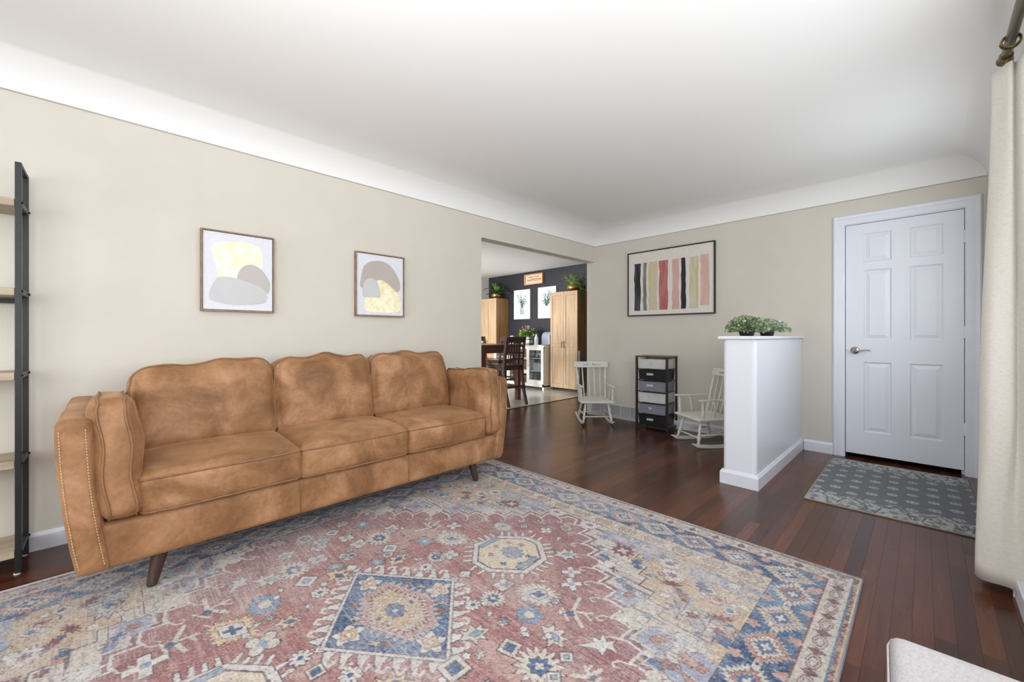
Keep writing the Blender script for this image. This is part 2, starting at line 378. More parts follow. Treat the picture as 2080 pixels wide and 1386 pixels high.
# windows out of frame: frames with a thin pane
M_pane = bpy.data.materials.new('window_glass'); M_pane.use_nodes = True
N = M_pane.node_tree.nodes; N.remove(N['Principled BSDF']); t_ = N.new('ShaderNodeBsdfTransparent'); g_ = N.new('ShaderNodeBsdfGlossy'); g_.inputs['Roughness'].default_value = .02
mx_ = N.new('ShaderNodeMixShader'); mx_.inputs[0].default_value = .06
M_pane.node_tree.links.new(t_.outputs[0], mx_.inputs[1]); M_pane.node_tree.links.new(g_.outputs[0], mx_.inputs[2]); M_pane.node_tree.links.new(mx_.outputs[0], N['Material Output'].inputs[0])
def window(n, axis, a0, a1, z0, z1, p):
    mb = MB(); wv = .05; mids = [a0+(a1-a0)*k/2 for k in (0, 1, 2)]
    def bx(u0, u1, v0, v1, q0, q1):
        if axis == 'y': mb.box(q0, q1, u0, u1, v0, v1)
        else: mb.box(u0, u1, q0, q1, v0, v1)
    for u in mids: bx(max(u-wv/2, a0), min(u+wv/2, a1), z0, z1, p, p+.05)
    bx(a0, a1, z0, z0+wv, p, p+.05); bx(a0, a1, z1-wv, z1, p, p+.05)
    o = struct(mb, n, M_trim)
    for k in (0, 1):
        q = MB(); u0, u1 = mids[k]+wv/2, mids[k+1]-wv/2
        if axis == 'y': q.box(p+.02, p+.024, u0, u1, z0+wv, z1-wv)
        else: q.box(u0, u1, p+.02, p+.024, z0+wv, z1-wv)
        q.build('pane', M_pane, o)
MB().box(XR+.05, XR+.054, 3.05, 4.07, 1.05, 2.0).build('pane', M_pane, dd)  # glazing added to the front door to let the added light in
window('window_1', 'y', -.4, 2.3, .7, 2.2, XR+.04)
window('window_2', 'y', -2.5, -1.0, .7, 2.2, XR+.04)
window('window_3', 'x', -2.75, -.25, .6, 2.2, YB-.09)
window('window_4', 'x', -7.0, -4.2, 0.0, 2.3, .22)

# white half wall by the door
pw = MB(); px0, px1, py0 = -1.045, -.825, 3.215
r = .028; ring = []
for (cx, cy, a0) in ((px0+r, py0+r, 180), (px1-r, py0+r, 270)):
    for k in range(5):
        a = math.radians(a0+k*22.5); ring.append((cx+r*math.cos(a), cy+r*math.sin(a)))
ring += [(px1, YF), (px0, YF)]
pw.prism(ring, 'z', 0, 1.056)
pwo = struct(pw, 'wall_partition', M_half)
MB().box(px0-.025, px1+.022, py0-.025, YF, 1.057, 1.079).build('cap', M_half, pwo, bevel=.004)
pb = MB()
prof = base_prof(.10, .016)
def loopwall(path, prof):
    mb = MB(); n = len(prof)
    for k, (p, nrm) in enumerate(path):
        for a, z in prof: mb.v.append((p[0]+nrm[0]*a, p[1]+nrm[1]*a, z))
    for k in range(len(path)-1):
        for j in range(n): mb.f.append((k*n+j, k*n+(j+1) % n, (k+1)*n+(j+1) % n, (k+1)*n+j))
    mb.f.append(tuple(range(n))); mb.f.append(tuple(range((len(path)-1)*n, len(path)*n))[::-1])
    return mb
loopwall([((px1, YF), (1, 0)), ((px1, py0), (1, -1)), ((px0, py0), (-1, -1)), ((px0, YF), (-1, 0))], prof).build('baseboard', M_trim, pwo)

# return air grille low on the far wall
gv = empty('vent_grille', (-2.83, YF, .02), label='white louvred return air grille low on the wall behind the rocking chair', cat='vent')
M_grille = mat('white_grille_enamel', rgb(208, 208, 212), .4, noise=(20, 2, rgb(198, 198, 204), .4, .7))
g = MB(); W = .38
g.box(-W, W, -.012, 0, 0, .016); g.box(-W, W, -.012, 0, .146, .165); g.box(-W, -W+.02, -.012, 0, .016, .146); g.box(W-.02, W, -.012, 0, .016, .146)
g.build('frame', M_grille, gv, bevel=.002)
MB().box(-W+.02, W-.02, -.002, -.0005, .016, .146).build('backing', mat('grille_shadow', rgb(92, 90, 92), .8, noise=(9, 1, rgb(80, 78, 80), .4, .7)), gv)
for x in (-.22, -.075, .075, .22):
    MB().box(x-.005, x+.005, -.013, -.002, .016, .146).build('mullion', M_grille, gv)
sl = MB()
for k in range(11):
    z = .02+k*.0116
    sl.hexa([(-W+.02, -.010, z), (W-.02, -.010, z), (W-.02, -.003, z+.004), (-W+.02, -.003, z+.004)], [(-W+.02, -.010, z+.003), (W-.02, -.010, z+.003), (W-.02, -.003, z+.007), (-W+.02, -.003, z+.007)])
sl.build('louvres', M_grille, gv)

# ------------------------------------------------------------------ painted weave grids (rug and mat): colour per vertex
def s2l(a): return np.where(a <= .04045, a/12.92, ((a+.055)/1.055)**2.4)
class Weave:
    def __init__(s, u0, u1, v0, v1, st, seed=1):
        s.nu = int(round((u1-u0)/st))+1; s.nv = int(round((v1-v0)/st))+1
        s.u = np.linspace(u0, u1, s.nu); s.v = np.linspace(v0, v1, s.nv); s.st = st
        s.U, s.V = np.meshgrid(s.u, s.v); s.A = np.zeros((s.nv, s.nu, 3)); s.rng = np.random.RandomState(seed)
    def noise(s, du, dv, seed=None):
        r = np.random.RandomState(seed) if seed is not None else s.rng
        gu = int((s.u[-1]-s.u[0])/du)+3; gv = int((s.v[-1]-s.v[0])/dv)+3; G = r.rand(gv, gu)
        a = (s.u-s.u[0])/du; b = (s.v-s.v[0])/dv; i = a.astype(int); j = b.astype(int); fa = a-i; fb = b-j
        fa = fa*fa*(3-2*fa); fb = fb*fb*(3-2*fb); fa = fa[None, :]; fb = fb[:, None]
        g = lambda p, q: G[np.ix_(j+q, i+p)]
        return g(0, 0)*(1-fa)*(1-fb)+g(1, 0)*fa*(1-fb)+g(0, 1)*(1-fa)*fb+g(1, 1)*fa*fb
    def win(s, cu, cv, R):
        i0 = max(0, int((cu-R-s.u[0])/s.st)); i1 = min(s.nu, int((cu+R-s.u[0])/s.st)+2)
        j0 = max(0, int((cv-R-s.v[0])/s.st)); j1 = min(s.nv, int((cv+R-s.v[0])/s.st)+2)
        if i0 >= i1 or j0 >= j1: return None
        return (slice(j0, j1), slice(i0, i1))
    def put(s, sl, m, col, a=1):
        c = np.array(col)/255.; X = s.A[sl]; X[m] = X[m]*(1-a)+c*a
    def loc(s, cu, cv, R, rot=0):
        sl = s.win(cu, cv, R)
        if sl is None: return None, None, None
        x = s.U[sl]-cu; y = s.V[sl]-cv; c, n = math.cos(rot), math.sin(rot)
        return sl, x*c+y*n, -x*n+y*c
    def poly(s, P, col, a=1, out=None, ow=.005):
        P = np.array(P, float); c = (P.max(0)+P.min(0))/2; R = (P.max(0)-P.min(0)).max()/2+.02
        sl = s.win(c[0], c[1], R)
        if sl is None: return
        x = s.U[sl]; y = s.V[sl]; m = np.zeros(x.shape, bool); dm = np.full(x.shape, 9.)
        for k in range(len(P)):
            x0, y0 = P[k]; x1, y1 = P[(k+1) % len(P)]
            if y0 != y1: m ^= ((y0 > y) != (y1 > y)) & (x < (x1-x0)*(y-y0)/(y1-y0)+x0)
            if out is not None:
                L2 = (x1-x0)**2+(y1-y0)**2+1e-12; t = np.clip(((x-x0)*(x1-x0)+(y-y0)*(y1-y0))/L2, 0, 1)
                dm = np.minimum(dm, np.hypot(x-x0-t*(x1-x0), y-y0-t*(y1-y0)))
        if col is not None: s.put(sl, m, col, a)
        if out is not None: s.put(sl, dm < ow/2, out, .85)
    def line(s, P, col, w, a=1, closed=False):
        n = len(P) if closed else len(P)-1
        for k in range(n):
            p, q = P[k], P[(k+1) % len(P)]; c = ((p[0]+q[0])/2, (p[1]+q[1])/2); R = max(abs(p[0]-q[0]), abs(p[1]-q[1]))/2+w
            sl = s.win(c[0], c[1], R)
            if sl is None: continue
            x = s.U[sl]; y = s.V[sl]; L2 = (q[0]-p[0])**2+(q[1]-p[1])**2+1e-12
            t = np.clip(((x-p[0])*(q[0]-p[0])+(y-p[1])*(q[1]-p[1]))/L2, 0, 1)
            s.put(sl, np.hypot(x-p[0]-t*(q[0]-p[0]), y-p[1]-t*(q[1]-p[1])) < w/2, col, a)
    def shape(s, cu, cv, a, b, kind, col, n=12, amp=.2, rot=0, out=None, ow=.006):
        ow = ow*1.25
        R = max(a, b)*1.5+.01; sl, x, y = s.loc(cu, cv, R, rot)
        if sl is None: return
        x = x/a; y = y/b; th = np.arctan2(y, x); r = np.hypot(x, y)
        tri = 2*np.abs((th*n/(2*math.pi)) % 1-.5)
        if kind == 'star': d = r/(1-amp+amp*2*tri)
        elif kind == 'dia': d = (np.abs(x)+np.abs(y))/(1-amp+amp*2*tri)
        elif kind == 'rect': d = np.maximum(np.abs(x), np.abs(y))
        elif kind == 'hex': d = np.maximum(np.abs(y), (np.abs(x)*1.2+np.abs(y)*.55))
        elif kind == 'ell': d = r
        elif kind == 'flower': d = r/(.35+.65*np.abs(np.cos(th*n/2))**.6)
        elif kind == 'cross': d = np.minimum(np.maximum(np.abs(x)*3.2, np.abs(y)), np.maximum(np.abs(y)*3.2, np.abs(x)))
        elif kind == 'xx':
            p, q = (x+y)*.71, (x-y)*.71; d = np.minimum(np.maximum(np.abs(p)*3.6, np.abs(q)), np.maximum(np.abs(q)*3.6, np.abs(p)))
        if out is not None: s.put(sl, d < 1+ow/min(a, b), out, .8)
        if col is not None: s.put(sl, d < 1, col)
    def build(s, name, M, parent, z, zfun=None):
        n = s.nu*s.nv; co = np.zeros((s.nv, s.nu, 3)); co[..., 0] = s.U; co[..., 1] = s.V; co[..., 2] = z if zfun is None else zfun(s)
        me = bpy.data.meshes.new(name); me.vertices.add(n); me.vertices.foreach_set('co', co.astype(np.float32).ravel())
        q = (s.nu-1)*(s.nv-1); idx = np.arange(n).reshape(s.nv, s.nu)
        quads = np.stack([idx[:-1, :-1], idx[:-1, 1:], idx[1:, 1:], idx[1:, :-1]], -1).reshape(-1)
        me.loops.add(q*4); me.loops.foreach_set('vertex_index', quads.astype(np.int32))
        me.polygons.add(q); me.polygons.foreach_set('loop_start', (np.arange(q)*4).astype(np.int32))
        me.update(calc_edges=True)
        ca = me.color_attributes.new('weave', 'FLOAT_COLOR', 'POINT'); col = np.ones((n, 4), np.float32)
        col[:, :3] = s2l(np.clip(s.A, 0, 1)).reshape(-1, 3); ca.data.foreach_set('color', col.ravel())
        return link(name, me, M, parent)
def weave_mat(name, sc_=(900, 900, 1), amt=.16):
    m = bpy.data.materials.new(name); m.use_nodes = True; N = m.node_tree.nodes; L = m.node_tree.links; b = N['Principled BSDF']
    at = N.new('ShaderNodeAttribute'); at.attribute_name = 'weave'
    tc = N.new('ShaderNodeTexCoord'); mp = N.new('ShaderNodeMapping'); mp.inputs['Scale'].default_value = sc_; L.new(tc.outputs['Object'], mp.inputs[0])
    n = N.new('ShaderNodeTexNoise'); n.inputs['Scale'].default_value = 1; n.inputs['Detail'].default_value = 2; L.new(mp.outputs[0], n.inputs['Vector'])
    mr = N.new('ShaderNodeMapRange'); mr.inputs[1].default_value = .3; mr.inputs[2].default_value = .7; mr.inputs[3].default_value = 1-amt; mr.inputs[4].default_value = 1+amt; L.new(n.outputs[0], mr.inputs[0])
    mu = N.new('ShaderNodeVectorMath'); mu.operation = 'SCALE'; L.new(at.outputs['Color'], mu.inputs[0]); L.new(mr.outputs[0], mu.inputs['Scale']); L.new(mu.outputs[0], b.inputs['Base Color'])
    b.inputs['Roughness'].default_value = .95; b.inputs['Specular IOR Level'].default_value = .15; b.inputs['Sheen Weight'].default_value = .15
    bp = N.new('ShaderNodeBump'); bp.inputs['Strength'].default_value = .3; bp.inputs['Distance'].default_value = .002; L.new(n.outputs[0], bp.inputs['Height']); L.new(bp.outputs[0], b.inputs['Normal'])
    return m

CR, CR2, TAN, RED, BLU, DBL, LBL, DRK, MAR, WHT, GRY, BRN = (208, 197, 180), (212, 203, 188), (205, 172, 136), (178, 116, 110), (70, 99, 142), (46, 68, 112), (140, 164, 192), (84, 70, 84), (128, 72, 80), (216, 210, 204), (160, 150, 158), (146, 96, 84)
rug = empty('area_rug', (-1.467, .78, 0), label='large faded red, blue and cream patterned area rug reaching under the tan sofa', cat='rug')
U0, U1, V0, V1 = -1.252, 1.277, -1.556, 1.582
cu0, cv0 = .0125, .013
G = Weave(U0, U1, V0, V1, .004, 11)
U, V = G.U-cu0, G.V-cv0; aU, aV = np.abs(U), np.abs(V); HU, HV = 1.264, 1.569
allm = (slice(None), slice(None))
n1 = G.noise(.12, .10, 1); n2 = G.noise(.35, .3, 2); nst = G.noise(.5, .006, 3); nst2 = G.noise(.09, .012, 4); nfi = G.noise(.008, .008, 5)
# spandrels: cream to tan, with worn purple-grey bands near the field
du = HU-aU; dv = HV-aV
diag = aU*.93+aV
G.A[:] = np.array(CR)/255.
G.put(allm, (diag > 1.52+.06*(n1-.5)), TAN); G.put(allm, (diag > 1.52) & (n2 > .62), CR)
band = (diag > 1.18) & (diag < 1.56) & (np.abs(U) < 1.0)
nst3 = G.noise(.006, .5, 6); seg = np.where(np.abs(U)*1.0 > .45, nst, nst)
G.put(allm, band & (nst > .62) & (nst2 > .35), GRY, .75)
G.put(allm, band & (nst > .80) & (nst2 > .45), DRK, .6)
G.put(allm, band & (n2 > .55) & (nfi > .5), (150, 142, 156), .6)
# tan patches bounded by dark steps
for su in (-1, 1):
    for sv in (-1, 1):
        P = [(.55, .90), (.59, .90), (.59, .83), (.66, .83), (.66, .765), (.735, .765), (.735, .70), (.93, .70), (.93, .735), (.985, .735), (.985, 1.19), (.40, 1.19), (.40, 1.06), (.47, 1.06), (.47, .98), (.55, .98)]
        G.poly([(cu0+su*a, cv0+sv*b) for a, b in P], (206, 178, 146), .8, out=DRK, ow=.005)
# field bounded by a stepped diamond
steps = [(0, 1.145)]
u_, v_ = .06, 1.08
st_pts = []
k = 0
u_ = .055; v_ = 1.085
pts_q = [(0, 1.145), (.03, 1.145), (.055, 1.085)]
while u_ < .98:
    pts_q += [(u_+.025, v_+.012), (u_+.088, v_+.004), (u_+.079, v_-.072)]
    u_ += .080; v_ -= .0745
pts_q = [(min(a, .985), b) for a, b in pts_q]; vend = pts_q[-1][1]
def quad(pts, off=0):
    r = [(cu0+a+(off if a > .01 else 0), cv0+b+off) for a, b in pts]
    l = [(cu0-a-(off if a > .01 else 0), cv0+b+off) for a, b in pts][::-1]
    up = l+r
    dn = [(cu0+a+(off if a > .01 else 0), cv0-b-off) for a, b in pts][::-1]+[(cu0-a-(off if a > .01 else 0), cv0-b-off) for a, b in pts]
    return up+dn
FP = quad(pts_q)
G.poly(quad(pts_q, .030), WHT, .8, out=DRK, ow=.005)
G.poly(quad(pts_q, .022), MAR, .75)
G.poly(FP, RED, 1, out=WHT, ow=.010)
# mask of the field for its abrash
fm = np.abs(G.A-np.array(RED)/255.).sum(-1) < .01
G.put(allm, fm & (n1 > .5), (170, 104, 102)); G.put(allm, fm & (n2 > .55), (184, 130, 122)); G.put(allm, fm & (n1 < .25), (194, 148, 138))
edge = (aU+aV > .93)
G.put(allm, fm & edge, (148, 92, 98), .55)
def put_in_field_noise():
    f = fm & (G.noise(.05, .004, 9) > .62); G.put(allm, f, (190, 150, 144), .6)
put_in_field_noise()
# hooks of the step notches
u_, v_ = .055, 1.085
while u_ < .95:
    for su in (-1, 1):
        for sv in (-1, 1):
            q = lambda a, b: (cu0+su*a, cv0+sv*b)
            G.line([q(u_, v_), q(u_-.030, v_-.012), q(u_-.042, v_-.034), q(u_-.026, v_-.046), q(u_-.014, v_-.034)], CR2, .007)
    u_ += .080; v_ -= .0745
# central blue diamond with running-dog hooks
dA, dB = .335, .268
cs_ = [(cu0-dA, cv0), (cu0, cv0+dB), (cu0+dA, cv0), (cu0, cv0-dB)]
for k in range(4):
    p, q = np.array(cs_[k]), np.array(cs_[(k+1) % 4]); t = q-p; L_ = np.hypot(*t); t /= L_; n = np.array([t[1], -t[0]])
    if np.dot(n, (p+q)/2-np.array([cu0, cv0])) < 0: n = -n
    K = 7
    for i in range(K):
        a = p+t*L_*(i+.0)/K; b = p+t*L_*(i+1)/K; m_ = p+t*L_*(i+.35)/K+n*.062
        G.poly([tuple(a), tuple(m_), tuple(m_+t*.014), tuple(b)], WHT, 1, out=DRK, ow=.0045)
        if 0 < i < K:
            h0 = m_+n*.004; G.line([tuple(h0-n*.02), tuple(h0+n*.008), tuple(h0+n*.010-t*.022), tuple(h0-n*.008-t*.028)], WHT, .012)
for c_ in cs_:
    s_ = np.sign(np.array(c_)-np.array([cu0, cv0])+1e-9*0)
    d_ = (np.array(c_)-np.array([cu0, cv0])); d_ /= np.hypot(*d_); e_ = np.array([-d_[1], d_[0]])
    G.poly([tuple(np.array(c_)-d_*.03+e_*.045), tuple(np.array(c_)+d_*.045), tuple(np.array(c_)-d_*.03-e_*.045)], WHT, 1, out=DRK, ow=.004)
    G.shape(c_[0]+d_[0]*.075, c_[1]+d_[1]*.075, .03, .03, 'dia', WHT, out=DRK, n=8, amp=0)
G.poly([(cu0+(a-cu0)*1.07, cv0+(b-cv0)*1.07) for a, b in cs_], WHT, 1, out=DRK, ow=.004)
G.poly(cs_, BLU, 1, out=DRK, ow=.004)
bm_ = np.abs(G.A-np.array(BLU)/255.).sum(-1) < .01
G.put(allm, bm_ & (n1 > .55), DBL, .6); G.put(allm, bm_ & (nfi > .6), LBL, .5)
hexa = [(-.02, -.125), (-.16, -.045), (-.165, .07), (.02, .14), (.16, .075), (.165, -.045)]
HX = []
for k in range(6):
    p, q = np.array(hexa[k]), np.array(hexa[(k+1) % 6]); t = (q-p); L_ = np.hypot(*t); t /= L_; n = np.array([t[1], -t[0]])
    if np.dot(n, (p+q)/2) < 0: n = -n
    for i in range(6):
        a = p+t*L_*i/6; HX += [tuple(a-n*.006), tuple(a+n*.016+t*.004), tuple(a+n*.016+t*.012), tuple(a-n*.006+t*.014)]
G.poly([(cu0+a*1.06, cv0+b*1.06) for a, b in HX], (196, 140, 136), 1, out=CR, ow=.004)
G.poly([(cu0+a*.86, cv0+b*.86) for a, b in HX], MAR, 1, out=CR, ow=.003)
G.poly([(cu0+a*.74, cv0+b*.74) for a, b in HX], TAN, 1, out=CR, ow=.004)
G.shape(cu0, cv0, .042, .034, 'star', BLU, n=8, amp=.1, out=DRK, ow=.003); G.shape(cu0, cv0, .012, .010, 'ell', WHT)
for a, b in ((.07, .03), (-.07, -.03), (.05, -.05), (-.05, .05), (.0, .07), (0, -.07), (.1, -.01), (-.1, .01)):
    G.shape(cu0+a, cv0+b, .009, .008, 'ell', WHT if abs(a) > .04 else DRK, out=BRN, ow=.002)
for a, b, rt in ((-.235, .005, 0), (.01, .195, 1.5), (.24, .005, 0), (.0, -.185, 1.5)):
    G.shape(cu0+a, cv0+b, .046, .040, 'star', WHT, n=5, amp=.3, rot=rt, out=DRK, ow=.003); G.shape(cu0+a, cv0+b, .028, .026, 'star', (216, 180, 146), n=4, amp=.25, rot=rt+.4, out=BRN, ow=.003)
    G.shape(cu0+a, cv0+b, .013, .009, 'ell', WHT, out=BRN, ow=.002)
for a, b in ((-.13, .125), (.13, .13), (.14, -.11), (-.14, -.105)):
    G.shape(cu0+a, cv0+b, .02, .016, 'flower', BRN, n=5, out=DRK, ow=.002); G.shape(cu0+a*.6+.02, cv0+b*1.25, .022, .012, 'xx', TAN, rot=.5, out=DRK, ow=.002)
# toothed octagons above and below the diamond
for sv in (-1, 1):
    cy = cv0+sv*.605; O = [(-.15, -.055), (-.13, .07), (-.03, .16), (.05, .165), (.155, .08), (.165, -.05), (.05, -.15), (-.04, -.155)]
    for k in range(8):
        p, q = np.array(O[k]), np.array(O[(k+1) % 8]); t = (q-p); L_ = np.hypot(*t); t /= L_; n = np.array([t[1], -t[0]])
        if np.dot(n, (p+q)/2) < 0: n = -n
        K = 4 if L_ > .1 else 2
        for i in range(K):
            a = p*1.12+t*L_*1.12*(i+.2)/K; b_ = a+n*.055
            G.poly([(cu0+z[0], cy+z[1]) for z in (a, b_, b_+t*.014, a+t*.022)], WHT, 1, out=DRK, ow=.003)
    G.poly([(cu0+a*1.18, cy+b*1.18) for a, b in O], WHT, 1, out=DRK, ow=.004)
    G.poly([(cu0+a, cy+b) for a, b in O], MAR, .8, out=DRK, ow=.004)
    G.poly([(cu0+a*.96, cy+b*.96) for a, b in O[1:5]+O[5:8]+O[:1]], (222, 204, 176), 1)
    G.shape(cu0+.02, cy+.02, .055, .045, 'star', LBL, n=10, amp=.12, out=DRK, ow=.003)
    G.shape(cu0+.02, cy+.02, .03, .022, 'cross', (200, 150, 150))
    for a, b in ((-.08, .0), (.0, .10), (.1, .05), (.06, -.08), (-.04, -.07), (-.06, .07), (.12, -.02)):
        G.shape(cu0+a, cy+b, .017, .014, 'xx' if (a+b) > 0 else 'flower', BLU if a > 0 else (176, 130, 136), n=4, out=DRK, ow=.002)
    for sx in (-1, 1): G.poly([(cu0+sx*.135-.014, cy-.06), (cu0+sx*.135+.014, cy-.06), (cu0+sx*.135+.014, cy+.07), (cu0+sx*.135-.014, cy+.07)], LBL, 1, out=DRK, ow=.004)
# loose motifs of the field
def bird(u, v, r, rot, c1=CR2, c2=LBL):
    c, n = math.cos(rot), math.sin(rot); T = lambda a, b: (u+(a*c-b*n)*r, v+(a*n+b*c)*r)
    G.poly([T(*p) for p in ((-1, -.1), (-.6, .25), (-.8, .7), (-.3, .4), (0, 1), (.25, .45), (.7, .75), (.6, .3), (1.1, .1), (.5, -.2), (.6, -.7), (.15, -.35), (-.1, -.8), (-.3, -.3))], c1, 1, out=DRK, ow=.004)
    G.shape(*T(.15, .08), r*.42, r*.24, 'dia', c2, rot=rot, n=8, amp=0, out=DRK, ow=.003)
def leafy(u, v, r, rot, c1=WHT):
    c, n = math.cos(rot), math.sin(rot); T = lambda a, b: (u+(a*c-b*n)*r, v+(a*n+b*c)*r)
    G.poly([T(*p) for p in ((-1, 0), (.0, .22), (-.1, .6), (.3, .3), (.5, .8), (.6, .2), (1.1, .3), (.8, 0), (.9, -.5), (.5, -.2), (.2, -.6), (0, -.2))], c1, 1, out=DRK, ow=.003)
rm = random.Random(21)
def motif(u, v, k, r=.06, rot=0):
    if k == 'daisy': G.shape(u, v, r*.8, r*.8, 'flower', WHT, n=9, rot=rot, out=DRK); G.shape(u, v, r*.22, r*.22, 'ell', BLU)
    elif k == 'clover': G.shape(u, v, r, r, 'flower', CR2, n=4, rot=.78+rot, out=DRK); G.shape(u, v, r*.35, r*.3, 'star', LBL if r < .07 else BLU, n=4, amp=.2, rot=rot)
    elif k == 'box': G.shape(u, v, r*.75, r*.75, 'rect', WHT, rot=.78, out=DRK, ow=.004); G.shape(u, v, r*.28, r*.28, 'rect', LBL, rot=.78, out=DRK, ow=.003)
    elif k == 'sq': G.shape(u, v, r*.7, r*.7, 'rect', CR2, rot=rot, out=DRK, ow=.004); G.shape(u, v, r*.35, r*.35, 'rect', BLU, rot=rot, out=DRK, ow=.003)
    elif k == 'sun': G.shape(u, v, r*1.15, r, 'star', CR2, n=16, amp=.28, out=DRK, ow=.004); G.shape(u, v, r*.55, r*.5, 'star', BLU, n=8, amp=.2, out=DRK, ow=.003); G.shape(u, v, r*.28, r*.25, 'flower', CR2, n=4)
    elif k == 'bluesun': G.shape(u, v, r*1.1, r*.95, 'star', (124, 156, 192), n=14, amp=.18, out=DRK, ow=.003); G.shape(u, v, r*.5, r*.42, 'star', CR2, n=8, amp=.15, out=BRN, ow=.003)
    elif k == 'palm': G.shape(u, v, r*1.5, r, 'dia', (216, 188, 150), n=22, amp=.16, rot=rot, out=DRK, ow=.004); G.shape(u, v, r*.95, r*.55, 'dia', WHT, n=8, amp=0, rot=rot, out=DRK, ow=.003); G.shape(u, v, r*.42, r*.3, 'xx', BLU, rot=rot, out=DRK, ow=.002)
    elif k == 'creamp': G.shape(u, v, r*1.3, r*.95, 'star', CR2, n=20, amp=.22, rot=rot, out=DRK, ow=.004); G.shape(u, v, r*.75, r*.5, 'hex', (206, 204, 214), rot=rot, out=DRK, ow=.003); G.shape(u, v, r*.45, r*.35, 'flower', (96, 96, 134), n=4, rot=.7)
    elif k == 'bird': bird(u, v, r, rot)
    elif k == 'tanbird': bird(u, v, r*1.1, rot, (218, 192, 152), BLU)
    elif k == 'arrow': leafy(u, v, r, rot)
    elif k == 'x': G.shape(u, v, r*.9, r*.9, 'xx', WHT, rot=rot, out=DRK, ow=.004); G.shape(u, v, r*.25, r*.25, 'ell', LBL)
    elif k == 'bluebox': G.shape(u, v, r*.8, r*.6, 'rect', CR2, rot=rot, out=DRK, ow=.004); G.shape(u, v, r*.62, r*.45, 'rect', LBL, rot=rot, out=DRK, ow=.003); G.shape(u, v, r*.3, r*.25, 'flower', CR2, n=4)
    elif k == 'dot': G.shape(u, v, .014, .012, 'star', WHT, n=5, amp=.2, out=DRK, ow=.002)
    elif k == 'brk':
        c, n = math.cos(rot), math.sin(rot); T = lambda a, b: (u+(a*c-b*n)*r, v+(a*n+b*c)*r)
        G.line([T(-1, .9), T(-.2, -.2), T(1.1, -.5)], CR2, .015); G.line([T(-.2, -.2), T(.5, .7)], CR2, .012); G.line([T(.2, .3), T(.9, .3)], CR2, .010); G.line([T(-.7, -.6), T(.3, -.9)], CR2, .011); G.shape(*T(-.1, -.45), r*.25, r*.3, 'dia', BLU, n=8, amp=0, out=DRK, ow=.003)
